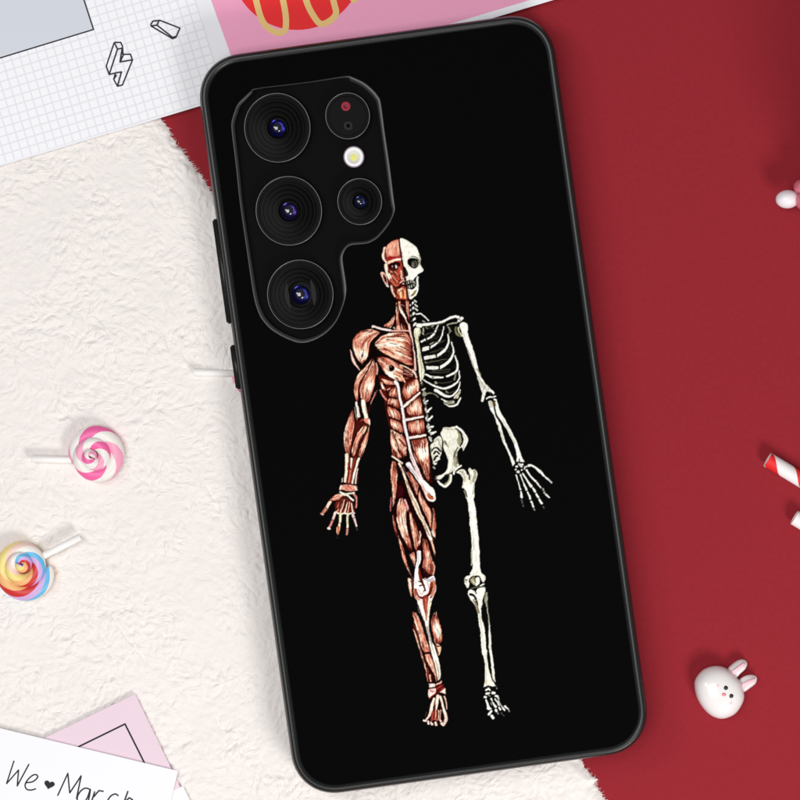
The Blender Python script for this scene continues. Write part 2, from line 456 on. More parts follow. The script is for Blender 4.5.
def side_button(v0, v1):
    bm = bmesh.new()
    c = px_uv(U0 - 0.4, (v0 + v1) / 2)
    bmesh.ops.create_cube(bm, size=1)
    bmesh.ops.scale(bm, vec=(7.0 * S, (v1 - v0) * S, 0.0048), verts=bm.verts)
    bmesh.ops.bevel(bm, geom=bm.edges[:] , offset=0.00032, segments=3, affect='EDGES')
    bmesh.ops.rotate(bm, cent=(0, 0, 0), matrix=__import__('mathutils').Matrix.Rotation(TH, 3, 'Z'), verts=bm.verts)
    bmesh.ops.translate(bm, vec=loc(c[0], c[1], 0.0072), verts=bm.verts)
    me = bpy.data.meshes.new('side_button'); bm.to_mesh(me); bm.free()
    link_mesh('side_button', me, m_rubber, case, True)
side_button(247, 351); side_button(374, 418)

# ------------------------------------------------------------------ the phone seen through the cutout
PB = PZ + 0.0015
def ploc(px, py, z): return loc(px, py, z, PB)
vv = []; ff = []
for o_, z_ in ((12, 3.8), (10.5, 4.6), (10.5, 8.2), (12.5, 8.8), (16, 9.0)):
    vv += [ploc(p[0], p[1], z_ * 1e-3) for p in rrect(o_)]
for k in range(4):
    for i in range(m_):
        j = (i + 1) % m_; ff.append((k * m_ + i, k * m_ + j, (k + 1) * m_ + j, (k + 1) * m_ + i))
ff.append(tuple(range(4 * m_, 5 * m_))); ff.append(tuple(range(m_ - 1, -1, -1)))
body = pydata('phone_body', vv, ff, m_glass, phone, False); fix_normals(body)

def lathe(name, px, py, prof, mats, parent, seg=64, mi=None, ry=1.05, smooth=True, cap=True):
    """turned part; prof = [(radius px, z mm)]; lens rings photograph a hair taller than wide"""
    vv = []; ff = []; mm = []
    for r_, z_ in prof:
        for k in range(seg):
            t = 2 * math.pi * k / seg
            d = r_ * math.cos(t) * CU + r_ * ry * math.sin(t) * CV
            vv.append(ploc(px + d[0], py + d[1], z_ * 1e-3))
    for q_ in range(len(prof) - 1):
        for k in range(seg):
            j = (k + 1) % seg
            ff.append((q_ * seg + k, q_ * seg + j, (q_ + 1) * seg + j, (q_ + 1) * seg + k)); mm.append(mi[q_] if mi else 0)
    if cap and prof[-1][0] > 0.01:
        ff.append(tuple((len(prof) - 1) * seg + k for k in range(seg))); mm.append(mi[-1] if mi else 0)
    o = pydata(name, vv, ff, mats, parent, smooth, mm)
    bm = bmesh.new(); bm.from_mesh(o.data)
    bmesh.ops.remove_doubles(bm, verts=bm.verts, dist=1e-8)
    bmesh.ops.recalc_face_normals(bm, faces=bm.faces)
    bm.to_mesh(o.data); bm.free()
    return o
m_lring = mat('grey_lens_ring_metal', (0.11, 0.11, 0.115, 1), rough=0.35, metal=0.9)
m_barrel = mat('lens_barrel_black', (0.0012, 0.0012, 0.0012, 1), rough=0.30, spec=0.045)
m_iris = mat('coated_lens_blue', (0.030, 0.026, 0.26, 1), rough=0.22, spec=0.5, metal=0.9)
m_pur = mat('coated_lens_violet', (0.10, 0.07, 0.42, 1), rough=0.12, spec=1.0, metal=0.6)
m_dome = mat('dark_lens_dome', (0.001, 0.001, 0.010, 1), rough=0.12, spec=1.0, coat=0.6)
zt = 11.0
def lens(px, py, r, kind, tint):
    # dark gap, then a shallow black cone with fine ring grooves round a recessed coated element
    inner = {'wide': 10.0, 'tele': 12.5, 'small': 7.0}[kind]
    pr = [(r - 1.2, 10.1), (r - 1.2, zt - .05), (r - 3.0, zt - .05), (r - 3.4, zt - .55), (r - 4.6, zt - .55), (r - 4.9, zt - .42)]
    n_ = int((r - 5 - inner) / 2.2)
    for k in range(n_ + 1):
        rr = r - 5.1 - k * (r - 5.1 - inner - .6) / n_; z = zt - .42 + (r - 5.1 - rr) * .0195
        pr += [(rr, z), (rr - .5, z - .018)] if k % 2 else [(rr, z)]
    pr += [(inner, z - .05), (inner - .5, z - .4), (inner * .62, z - .5), (0.0, z - .5)]
    barrel = lathe('camera_lens', px, py, pr, m_barrel, phone, smooth=False)
    lathe('lens_ring', px, py, [(r + .15, 10.05), (r + .15, zt + .02), (r - .15, zt + .12), (r - .75, zt + .12), (r - 1.05, zt + .03), (r - 1.1, zt - .2)], m_lring, barrel, cap=False)
    zb = z - .47
    ri = {'wide': 8.4, 'tele': 9.0, 'small': 6.2}[kind]
    m_i = mat('coated_lens_' + tint[0], tint[1], rough=.2, spec=.5, metal=.9)
    lathe('lens_glass', px + .3, py + .4, [(ri, zb + .42), (ri * .9, zb + .30), (ri * .72, zb + .18), (ri * .5, zb + .10), (ri * .25, zb + .055), (0.0, zb + .05)], m_i, barrel, seg=40)
    rd = ri * .60
    lathe('lens_element', px - .3, py - .3, [(rd * math.sin(t), zb + .12 + .55 * (math.cos(t) - math.cos(1.2)) * .9) for t in np.linspace(1.2, 0, 8)], m_dome, barrel, seg=32, ry=1.0)
    if kind == 'tele':                              # folded-lens frame: two dark side plates
        for sx in (-1, 1):
            vv = []
            for zz in (z - .1, z + .06):
                for t in (-1, -.5, 0, .5, 1):
                    for q_ in (0, 1):
                        d = (sx * (11.4 + q_ * (4.5 - 3.2 * t * t))) * CU + 12.5 * t * CV; vv.append(ploc(px + d[0], py + d[1], zz * 1e-3))
            ff = []
            for k in range(4): ff += [(2 * k, 2 * k + 1, 2 * k + 3, 2 * k + 2), (10 + 2 * k, 12 + 2 * k, 13 + 2 * k, 11 + 2 * k), (2 * k, 2 * k + 2, 12 + 2 * k, 10 + 2 * k), (2 * k + 1, 11 + 2 * k, 13 + 2 * k, 2 * k + 3)]
            fix_normals(pydata('prism_frame', vv, ff, m_plate, barrel))
m_plate = mat('dark_grey_frame', (0.009, 0.009, 0.010, 1), rough=.5, spec=.15)
lens(277.4, 127.8, 33.2, 'wide', ('deep_blue', (0.008, 0.008, 0.10, 1)))
lens(288.9, 210.8, 33.2, 'wide', ('violet', (0.020, 0.010, 0.075, 1)))
lens(300.4, 294.4, 33.2, 'tele', ('night_blue', (0.007, 0.008, 0.075, 1)))
lens(359.8, 201.6, 22.4, 'small', ('steel_blue', (0.012, 0.018, 0.07, 1)))
# laser focus window: dark glass with one red and one grey dot
m_reddot = mat('red_sensor_dot', rgb(150, 40, 58), rough=0.5, spec=0.2)
m_greydot = mat('grey_sensor_dot', rgb(26, 26, 28), rough=0.5, spec=0.2)
m_reddeep = mat('deep_red_sensor_core', rgb(110, 22, 40), rough=0.4, spec=0.3)
sw = lathe('focus_sensor', 347.7, 115.9, [(21.2, 10.1), (21.2, zt - .05), (19.0, zt - .05), (18.6, zt - .3), (0, zt - .3)], m_barrel, phone, smooth=False)
lathe('lens_ring', 347.7, 115.9, [(22.5, 10.05), (22.5, zt), (22.2, zt + .1), (21.6, zt + .1), (21.3, zt), (21.2, zt - .2)], m_lring, sw, cap=False)
lathe('red_dot', 345.8, 106.2, [(4.7, zt - .3), (4.5, zt - .24), (2.2, zt - .24), (2.0, zt - .29), (0, zt - .29)], [m_reddot, m_reddeep], sw, seg=28, mi=[0, 0, 1, 1], ry=1)
lathe('grey_dot', 348.4, 125.4, [(4.8, zt - .3), (4.6, zt - .25), (2.0, zt - .25), (1.8, zt - .29), (0, zt - .29)], [m_greydot, m_barrel], sw, seg=28, mi=[0, 0, 1, 1], ry=1)
m_flash = mat('white_flash_bezel', (0.92, 0.90, 0.92, 1), rough=0.35, spec=0.5)
m_flash2 = mat('frosted_flash_lens', rgb(222, 224, 212), rough=0.5, spec=0.4)
m_phos = mat('yellow_phosphor', rgb(236, 232, 130), rough=0.6, spec=0.2)
m_violet = mat('flash_outer_rim', rgb(150, 136, 150), rough=0.5, spec=0.3)
fl = lathe('flash_lamp', 353.8, 156.6, [(10.6, 10.1), (10.4, 10.45), (9.4, 10.6), (8.6, 10.72), (6.9, 10.72), (6.4, 10.6), (0, 10.58)], [m_violet, m_flash, m_flash2], phone, seg=40, mi=[0, 0, 1, 1, 1, 2, 2], ry=1.03)
px_, py_ = 353.8, 157.4
vv = []; ff = []; mm = []
for r_, z_ in ((3.4, 10.6), (3.0, 10.66), (0.0, 10.68)):
    for k in range(20):
        t = 2 * math.pi * k / 20; rr = r_ * (1 + .12 * math.cos(4 * t)); vv.append(ploc(px_ + rr * math.cos(t), py_ + rr * math.sin(t), z_ * 1e-3))
for q_ in range(2):
    for k in range(20): ff.append((q_ * 20 + k, q_ * 20 + (k + 1) % 20, (q_ + 1) * 20 + (k + 1) % 20, (q_ + 1) * 20 + k))
fix_normals(pydata('flash_chip', vv, ff, m_phos, fl))
# ------------------------------------------------------------------ the printed figure: half muscle, half skeleton
# The artwork is drawn with brush functions onto a fine lattice; the lattice then becomes ONE flat sheet of
# small faces whose print colours sit in a colour attribute.
AX, AY, AW, AH, SC = 312, 230, 246, 506, 4
NX, NY = AW * SC, AH * SC
BG = np.array([10, 10, 10]) / 255.0
ART = np.tile(BG, (NY, NX, 1)); TOUCH = np.zeros((NY, NX), bool)
def c3(c): return np.array(c, float) / 255.0
def bbox(P, pad):
    x0 = max(int((P[:, 0].min() - AX - pad) * SC), 0); x1 = min(int((P[:, 0].max() - AX + pad) * SC) + 2, NX)
    y0 = max(int((P[:, 1].min() - AY - pad) * SC), 0); y1 = min(int((P[:, 1].max() - AY + pad) * SC) + 2, NY)
    return x0, x1, y0, y1
def blend(x0, x1, y0, y1, a, col):
    ART[y0:y1, x0:x1] = ART[y0:y1, x0:x1] * (1 - a[..., None]) + np.asarray(col) * a[..., None]
    TOUCH[y0:y1, x0:x1] |= a > 0.02
def mask_of(P, x0, x1, y0, y1):
    X = (np.arange(x0, x1) + .5) / SC + AX; Y = (np.arange(y0, y1) + .5) / SC + AY
    ins = np.zeros((len(Y), len(X)), bool); n_ = len(P)
    for i in range(n_):
        xa, ya = P[i]; xb, yb = P[(i + 1) % n_]
        if ya == yb: continue
        c = (Y < max(ya, yb)) & (Y >= min(ya, yb))
        if not c.any(): continue
        xi = xa + (Y[c] - ya) * (xb - xa) / (yb - ya)
        ins[c] ^= X[None, :] < xi[:, None]
    return ins
def soft(a, k=1):
    for ax in (0, 1):
        p = np.pad(a, [(k, k) if i == ax else (0, 0) for i in range(2)], mode='edge'); b = 0
        for i in range(2 * k + 1): b = b + np.take(p, range(i, i + a.shape[ax]), ax)
        a = b / (2 * k + 1)
    return a
def poly(pts, col, alpha=1.0, smooth=True, grain=0.0, seed=1):
    P = catmull(pts, 6, True) if smooth else np.asarray(pts, float)
    x0, x1, y0, y1 = bbox(P, 1)
    if x1 <= x0 or y1 <= y0: return
    m = soft(mask_of(P, x0, x1, y0, y1).astype(float)) * alpha
    cc = np.tile(c3(col), (y1 - y0, x1 - x0, 1))
    if grain:
        YY, XX = np.mgrid[y0:y1, x0:x1]
        g = fbm(XX / 5.0, YY / 11.0, seed, 3) * 2 * grain
        cc = np.clip(cc * (1 + g[..., None]), 0, 1)
    blend(x0, x1, y0, y1, m, cc)
def stroke(pts, w0, col, w1=None, alpha=1.0, smooth=True, wm=None):
    """brush stroke; w0 / w1 start and end width in photo pixels, wm the middle width"""
    P = np.asarray(pts, float)
    if len(P) > 2 and smooth: P = catmull(P, 5)
    n_ = len(P); w1 = w0 if w1 is None else w1
    t = np.linspace(0, 1, n_)
    wd = w0 + (w1 - w0) * t if wm is None else np.interp(t, [0, .5, 1], [w0, wm, w1])
    x0, x1, y0, y1 = bbox(P, max(wd.max() / 2 + .6, 1))
    if x1 <= x0 or y1 <= y0: return
    X = ((np.arange(x0, x1) + .5) / SC + AX)[None, :]; Y = ((np.arange(y0, y1) + .5) / SC + AY)[:, None]
    cov = np.zeros((y1 - y0, x1 - x0)); prf = np.zeros_like(cov); wmx = wd.max()
    for i in range(n_ - 1):
        ax_, ay_ = P[i]; dx, dy = P[i + 1] - P[i]; L = dx * dx + dy * dy + 1e-9
        s = np.clip(((X - ax_) * dx + (Y - ay_) * dy) / L, 0, 1)
        d = np.hypot(X - ax_ - s * dx, Y - ay_ - s * dy)
        hw_ = (wd[i] + (wd[i + 1] - wd[i]) * s) / 2; prf = np.maximum(prf, 1 - d / np.maximum(hw_, .2))
        cov = np.maximum(cov, np.clip(hw_ - d + .25, 0, .5) * 2)
    cc = np.tile(c3(col), cov.shape + (1,))
    if wmx >= 1.7 and sum(col) > 380:              # broad pale strokes get inked edges
        k_ = np.clip(prf * wmx / 1.5, 0, 1)[..., None]; cc = cc * (.52 + .48 * k_ ** .6) if sum(col) > 640 else cc * (.55 + .5 * k_ ** .7)
    blend(x0, x1, y0, y1, cov * alpha, np.clip(cc, 0, 1))
RAMP_V = [0, .12, .28, .45, .6, .74, .88, 1]
RAMP_C = np.array([(20, 8, 8), (62, 20, 16), (126, 52, 40), (176, 90, 70), (212, 130, 106), (238, 178, 148), (250, 226, 198), (255, 249, 232)]) / 255.0
def ramp(v): return np.stack([np.interp(v, RAMP_V, RAMP_C[:, k]) for k in range(3)], -1)
MS = [100]
INK = (24, 7, 7)
def muscle(L, Rr, base=.56, lift=.05, hl=(), ends=(.22, .25), side=.26, rough=.30, line=.9, fib=1.0, warm=0.0, tend=None):
    """fibre-hatched muscle between two edges that run from origin to insertion"""
    MS[0] += 7
    L = catmull(L, 8) if len(L) > 2 else np.asarray(L, float); Rr = catmull(Rr, 8) if len(Rr) > 2 else np.asarray(Rr, float)
    ln = np.hypot(*np.diff(L, axis=0).T).sum(); lr = np.hypot(*np.diff(Rr, axis=0).T).sum()
    n_ = int(max(ln, lr) * SC * 1.8) + 4
    A = resample(L, n_); B = resample(Rr, n_)
    wd = np.hypot(*(A - B).T); k_ = int(wd.max() * SC * 1.8) + 4
    u = np.linspace(0, 1, k_)[None, :]; t = np.linspace(0, 1, n_)[:, None]
    X = A[:, :1] * (1 - u) + B[:, :1] * u; Y = A[:, 1:] * (1 - u) + B[:, 1:] * u
    wm = wd.mean(); lm = max(ln, lr)
    tt = np.broadcast_to(t, X.shape); uu = np.broadcast_to(u, X.shape)
    v = np.full(X.shape, base + lift)
    for tc_, uc, st, su, am in hl: v = v + am * np.exp(-((tt - tc_) / st) ** 2 - ((uu - uc) / su) ** 2)
    # fibres: fine across, long along
    f1_ = vnoise(uu * wm * .95 * fib + 1.6 * fbm(tt * lm / 12, uu * 3, MS[0] + 3, 2), tt * lm / 9 + uu * 9, MS[0]) - .5
    f2_ = vnoise(uu * wm * 2.0 * fib + 3, tt * lm / 5 + uu * 23, MS[0] + 1) - .5
    f3_ = vnoise(uu * wm * .4 * fib + 3, tt * lm / 16, MS[0] + 2) - .5
    v = v + rough * (1.0 * f1_ + .7 * f2_ + .8 * f3_)
    e0 = np.exp(-tt * lm / 3.2 + 1.2 * f1_); e1 = np.exp(-(1 - tt) * lm / 3.6 + 1.4 * f1_)
    v = v - ends[0] * e0 * 1.2 - ends[1] * e1 * 1.2
    wl = np.broadcast_to(wd[:, None], X.shape)
    v = v - side * (np.exp(-uu * wl / .75) + np.exp(-(1 - uu) * wl / .75)) * np.clip(wl / 6, .45, 1)
    if tend: v = np.where(tt > tend, np.maximum(v, .88 + .25 * f2_ - side * (np.exp(-uu * wl) + np.exp(-(1 - uu) * wl))), v)
    C = ramp(np.clip(v, 0.02, 1))
    ix = np.clip(((X - AX) * SC).astype(int), 0, NX - 1); iy = np.clip(((Y - AY) * SC).astype(int), 0, NY - 1)
    fl_ = (iy * NX + ix).ravel(); lo = fl_.min(); m_n = fl_.max() - lo + 1
    cnt = np.bincount(fl_ - lo, minlength=m_n)
    hit = np.nonzero(cnt)[0]
    flat = ART.reshape(-1, 3)
    for k in range(3):
        sm = np.bincount(fl_ - lo, weights=C[..., k].ravel(), minlength=m_n)
        flat[hit + lo, k] = sm[hit] / cnt[hit]
    TOUCH.reshape(-1)[hit + lo] = True
    rr_ = random.Random(MS[0])
    if line:
        for q_ in range(int(min(46, 4 + wm * lm / 14))):          # pen hatching along the fibres
            uq = rr_.uniform(.06, .94); up_ = rr_.random() < .5
            ta_ = rr_.uniform(0, .12) if up_ else rr_.uniform(.62, .84); tb_ = ta_ + rr_.uniform(2.5, 7) / lm * (1.3 if up_ else 1)
            if rr_.random() < .35: ta_ = rr_.uniform(.15, .75); tb_ = ta_ + rr_.uniform(3, 8) / lm
            i0, i1 = int(ta_ * (n_ - 1)), int(min(tb_, .99) * (n_ - 1))
            if i1 - i0 < 4: continue
            ii_ = np.linspace(i0, i1, 4).astype(int)
            dark = rr_.random() < .62
            stroke(A[ii_] * (1 - uq) + B[ii_] * uq, .35 if not up_ else .8, (58, 16, 13) if dark else (252, 226, 198), w1=.8 if not up_ else .3, alpha=rr_.uniform(.45, .85), smooth=False)
    if line:
        stroke(L[::4], line, INK, smooth=False, alpha=.9); stroke(Rr[::4], line, INK, smooth=False, alpha=.9)

BONE = (248, 247, 236); BSH = (168, 163, 132); BDK = (92, 88, 62); BLK = (10, 10, 9)
CRM = (250, 240, 220); PNK = (236, 186, 170); TND = (250, 236, 224); DRD = (96, 26, 20)
def bone(pts, col=BONE, smooth=True): poly(pts, col, smooth=smooth, grain=.07, seed=len(pts) + int(pts[0][0]))
def strip(L, Rr, col=BONE, shade=None):
    L = catmull(L, 6); Rr = catmull(Rr, 6)
    poly(np.vstack([L, Rr[::-1]]), col, smooth=False, grain=.06, seed=int(L[0][0]))
    if shade:
        stroke(L[::3] * .82 + resample(Rr, len(L))[::3] * .18, shade[0], shade[1], alpha=.7, smooth=False)

def K(x0, y0, s): return lambda *p: [(x0 + a * s, y0 + b * s) for a, b in p]
hd = K(370, 230, .0875); t1 = K(340, 290, .1); t2 = K(400, 290, .1); t3 = K(330, 350, .1); t4 = K(400, 350, .1)
t5 = K(310, 420, .1); t6 = K(380, 420, .1); t7 = K(310, 470, .0875); t8 = K(380, 480, .0875); t9 = K(380, 540, .0875)
ta = K(400, 590, .0875); tb = K(400, 650, .1); td = K(450, 570, .1); te = K(450, 650, .1); tf = K(420, 415, .1)
tg_ = K(440, 480, .125); u1 = K(450, 310, .1125); u2 = K(470, 380, .1125); u3 = K(500, 440, .1)

# ---- neck and throat, muscle side
poly(t1((556, 90), (690, 85), (718, 400), (560, 415), (548, 260)), (58, 18, 14), smooth=False)
muscle(t1((548, 235), (510, 290), (430, 356)), t1((545, 300), (535, 345), (505, 378)), base=.62, ends=(.1, .1))
muscle(t1((556, 120), (556, 240), (560, 390)), t1((590, 140), (590, 250), (598, 400)), base=.6, hl=[(.1, .5, .3, 1, .2)])
muscle(t1((575, 110), (585, 200), (650, 300), (685, 385)), t1((610, 120), (625, 200), (672, 290), (705, 390)), base=.74, hl=[(.4, .4, .3, .5, .2)], ends=(.1, 0))
muscle(t1((650, 110), (660, 220), (690, 320)), t1((690, 100), (695, 220), (705, 330)), base=.5)
poly(t1((610, 330), (640, 360), (655, 395), (615, 390)), (206, 130, 112)); poly(t1((560, 380), (590, 345), (605, 400), (570, 405)), (235, 170, 140))
stroke(t1((612, 270), (618, 330), (640, 385)), 1.2, INK); stroke(t1((600, 150), (625, 148), (640, 160)), 1.0, (160, 110, 110))
# ---- head, muscle side
poly(hd((330, 106), (280, 110), (215, 150), (172, 200), (150, 280), (150, 330), (178, 365), (165, 410), (172, 480), (200, 560), (235, 640), (240, 700), (270, 760), (310, 788), (380, 794), (432, 788), (425, 700), (405, 600), (380, 480), (370, 400), (355, 300), (338, 180)), (150, 62, 46), grain=.25)
muscle(hd((300, 112), (215, 152), (182, 215), (190, 310)), hd((332, 110), (340, 180), (352, 250), (352, 296)), base=.66, ends=(.1, .1), side=.12, rough=.16, line=0)
stroke(hd((270, 130), (255, 190), (260, 260)), .9, (190, 96, 82), alpha=.6); stroke(hd((300, 200), (298, 250), (308, 290)), .8, (190, 96, 82), alpha=.6)
stroke(hd((170, 205), (150, 280), (155, 330), (185, 368)), 3.0, (236, 196, 178), w1=2)
stroke(hd((176, 215), (170, 290), (188, 345)), .8, (120, 40, 34))
poly(hd((195, 318), (225, 300), (300, 310), (345, 290), (335, 318), (270, 325), (215, 345)), (172, 30, 34))
poly(hd((200, 372), (225, 350), (275, 330), (345, 318), (352, 345), (290, 352), (240, 375), (212, 392)), (244, 200, 170))
stroke(hd((260, 348), (300, 335), (345, 330)), 1.0, CRM)
poly(hd((205, 410), (240, 382), (310, 372), (345, 395), (330, 440), (275, 462), (220, 445)), (62, 18, 20))
poly(hd((240, 420), (265, 398), (312, 398), (320, 425), (285, 442), (250, 440)), (96, 52, 48)); 
stroke(hd((294, 408), (304, 420), (296, 432)), 1.3, (250, 246, 240)); stroke(hd((254, 414), (259, 420)), .9, (230, 216, 206)); stroke(hd((274, 405), (276, 432)), 2.2, (18, 8, 10))
stroke(hd((215, 400), (250, 378), (310, 368), (340, 385)), 1.2, INK); 
stroke(hd((240, 465), (290, 490), (330, 540)), 2.4, (226, 142, 112), w1=1.2); stroke(hd((230, 452), (270, 478), (310, 530)), .8, INK); stroke(hd((335, 430), (330, 500), (340, 560)), 3, (186, 76, 56)); 
stroke(hd((180, 395), (182, 450), (195, 500), (222, 556)), 3.6, (250, 226, 200), w1=2.6); stroke(hd((206, 470), (225, 500), (250, 500), (265, 530)), 1.0, INK)
stroke(hd((215, 500), (240, 540), (250, 580)), 2.2, (246, 214, 180)); stroke(hd((240, 570), (280, 620), (310, 640)), 3.4, (190, 90, 66), w1=2); stroke(hd((255, 520), (300, 580), (330, 600)), 2.4, (204, 116, 90), w1=1.5)
stroke(hd((250, 540), (290, 600)), .7, INK); stroke(hd((225, 590), (262, 650)), .8, INK)
stroke(hd((350, 470), (362, 510), (355, 545), (378, 556)), 2.2, (240, 176, 150)); stroke(hd((372, 480), (378, 530)), 1.4, (150, 60, 50)); stroke(hd((340, 520), (345, 560), (330, 600)), 1.0, INK)
stroke(hd((345, 600), (385, 580), (410, 590)), 2.0, (230, 160, 140)); 
stroke(hd((300, 662), (335, 640), (365, 610), (405, 600)), 1.4, INK); stroke(hd((330, 660), (370, 630), (420, 640)), 2.0, (70, 16, 18)); stroke(hd((372, 616), (400, 618)), 1.0, (240, 225, 210))
stroke(hd((240, 640), (250, 690), (285, 760)), 2.4, (240, 190, 170), w1=1.6); stroke(hd((268, 700), (320, 740)), 1.2, INK); stroke(hd((272, 650), (300, 700)), 1.2, INK)
poly(hd((310, 690), (345, 660), (385, 665), (420, 700), (425, 770), (370, 782), (330, 750)), (206, 118, 82), grain=.5)
stroke(hd((325, 690), (355, 672)), 2.0, (250, 226, 190)); stroke(hd((345, 700), (350, 770)), 1.6, (246, 196, 150)); stroke(hd((395, 700), (405, 770)), 1.4, (240, 176, 130)); stroke(hd((372, 690), (376, 770)), .8, (120, 40, 24)); stroke(hd((415, 690), (420, 770)), .9, (120, 40, 24))
# ear
poly(hd((118, 490), (150, 478), (185, 518), (200, 590), (206, 648), (172, 622), (138, 560)), (230, 176, 160)); poly(hd((146, 512), (160, 508), (182, 545), (190, 600), (180, 606), (156, 560)), (52, 16, 18)); stroke(hd((188, 630), (204, 640)), 2.0, (246, 226, 216))
# ---- skull side
bone(hd((335, 106), (400, 104), (462, 142), (520, 188), (558, 262), (580, 330), (572, 385), (600, 440), (606, 470), (572, 490), (540, 512), (552, 540), (548, 600), (552, 670), (532, 738), (492, 776), (445, 782), (430, 690), (412, 570), (380, 420), (362, 300)), (243, 240, 224))
poly(hd((424, 352), (452, 324), (505, 320), (545, 342), (552, 392), (530, 432), (484, 432), (436, 398)), (16, 16, 14)); poly(hd((470, 372), (500, 348), (532, 362), (540, 398), (518, 424), (490, 420)), (96, 92, 80)); stroke(hd((490, 360), (520, 380), (512, 410)), 1.2, (52, 50, 42)); stroke(hd((478, 400), (500, 415)), 1.0, (150, 146, 128))
stroke(hd((470, 300), (520, 308), (556, 345), (562, 378)), .8, (50, 48, 38)); stroke(hd((450, 312), (500, 300)), .7, (150, 146, 126)); stroke(hd((562, 290), (572, 350), (566, 400)), 1.2, (176, 172, 148))
poly(hd((380, 418), (408, 436), (436, 500), (424, 526), (404, 522), (392, 470)), (14, 13, 12)); stroke(hd((412, 470), (424, 505)), .8, (80, 76, 66))
poly(hd((396, 600), (440, 572), (495, 572), (515, 540), (548, 515), (540, 560), (528, 600), (522, 640), (484, 676), (424, 668), (398, 640)), (14, 13, 12))
for x, y in ((415, 606), (438, 596), (462, 590), (488, 588), (420, 648), (446, 652), (472, 644), (496, 628), (506, 600)): stroke(hd((x, y - 12), (x + 4, y + 10)), 1.25, (206, 204, 190), alpha=.85)
stroke(hd((402, 622), (450, 622), (505, 612)), .7, BLK)
stroke(hd((545, 535), (538, 590), (545, 640)), 2.2, BONE); stroke(hd((600, 455), (560, 485), (520, 510), (500, 560)), 1.6, BONE, w1=1)
stroke(hd((488, 740), (512, 712)), 2.2, (156, 132, 74)); stroke(hd((470, 756), (500, 735)), .8, (60, 54, 36)); stroke(hd((512, 700), (528, 690)), 1.2, (90, 84, 60)); stroke(hd((445, 700), (450, 770)), .9, (178, 172, 146))
stroke(hd((330, 106), (345, 230), (372, 390), (402, 560), (424, 690), (438, 790)), 1.25, (20, 8, 8))
stroke(hd((340, 180), (362, 300)), 1.6, (92, 26, 24), alpha=.7)
# ---- midline of the trunk
MID = [(411.0, 300), (412.2, 325), (413.6, 342), (417, 362), (419.2, 379), (421.7, 396), (424.2, 412), (425.3, 428), (428, 441), (431, 462), (433.2, 486)]
# ---- pectoral and shoulder
poly(t1((700, 420), (735, 500), (748, 620), (770, 800), (720, 800), (690, 700), (680, 500)), (120, 40, 34), smooth=False)
muscle(t1((352, 520), (400, 462), (500, 424), (600, 418), (670, 430), (712, 500)), t1((352, 562), (400, 612), (480, 660), (560, 700), (650, 742), (732, 766)), base=.56, hl=[(.48, .40, .24, .3, .42), (.15, .5, .2, .5, .12), (.95, .75, .2, .3, -.12)], ends=(.05, .3), rough=.42, fib=.55)
stroke(t1((470, 470), (560, 462), (650, 470)), 1.1, (70, 22, 16)); stroke(t1((500, 530), (570, 545)), .9, (130, 110, 90)); stroke(t1((600, 560), (690, 600)), .9, (90, 30, 22)); stroke(t1((560, 600), (660, 650)), .8, (90, 30, 22)); stroke(t1((440, 580), (540, 640)), .8, (110, 40, 30)); stroke(t1((620, 640), (710, 690)), .9, (246, 214, 180))
muscle(t3((468, 60), (560, 70), (680, 130), (790, 205), (800, 300)), t3((478, 130), (520, 196), (580, 262), (660, 306), (745, 322)), base=.6, hl=[(.52, .6, .22, .4, .42), (.1, .5, .15, .6, -.15), (.95, .5, .12, 1, -.15)], rough=.34, fib=.6)
poly(t3((590, 170), (612, 150), (640, 165), (642, 195), (615, 214), (592, 200)), (30, 14, 14)); stroke(t3((606, 168), (614, 164)), 1.0, (140, 100, 90))
stroke(t3((640, 240), (690, 262), (740, 300)), 1.2, (200, 110, 60)); stroke(t3((660, 210), (720, 250)), .8, (150, 60, 40))
stroke(t1((352, 566), (400, 625), (470, 668), (560, 712), (650, 752), (740, 775)), 1.6, INK)
muscle(t1((300, 383), (200, 408), (138, 470), (118, 540), (138, 625), (165, 690), (218, 748)), t1((405, 432), (350, 480), (302, 530), (290, 600), (284, 660), (240, 722), (228, 748)), base=.55, hl=[(.72, .55, .14, .42, .48), (.25, .35, .2, .4, .10)], ends=(.1, .35), rough=.34, fib=.8)
stroke(t1((104, 600), (118, 665), (150, 740), (195, 800)), 1.0, PNK, wm=2.8, w1=1.2)
stroke(t1((395, 440), (340, 500), (312, 560), (310, 640)), 1.6, INK); stroke(t1((320, 545), (330, 600), (320, 660)), 3.4, (30, 9, 9))
stroke(t1((330, 365), (400, 385), (520, 406)), 3.0, (244, 222, 214), w1=2.0); stroke(t1((520, 406), (600, 404), (690, 410)), 2.0, (226, 160, 146)); stroke(t1((332, 378), (410, 402), (500, 418)), .8, INK)
stroke(t1((535, 372), (545, 385)), 1.4, (200, 190, 180))
stroke(t1((686, 345), (700, 400), (712, 470), (735, 570), (746, 680), (752, 800)), 2.2, (236, 188, 176), w1=2.6); stroke(t1((680, 440), (715, 520), (728, 640), (735, 760)), .9, INK)
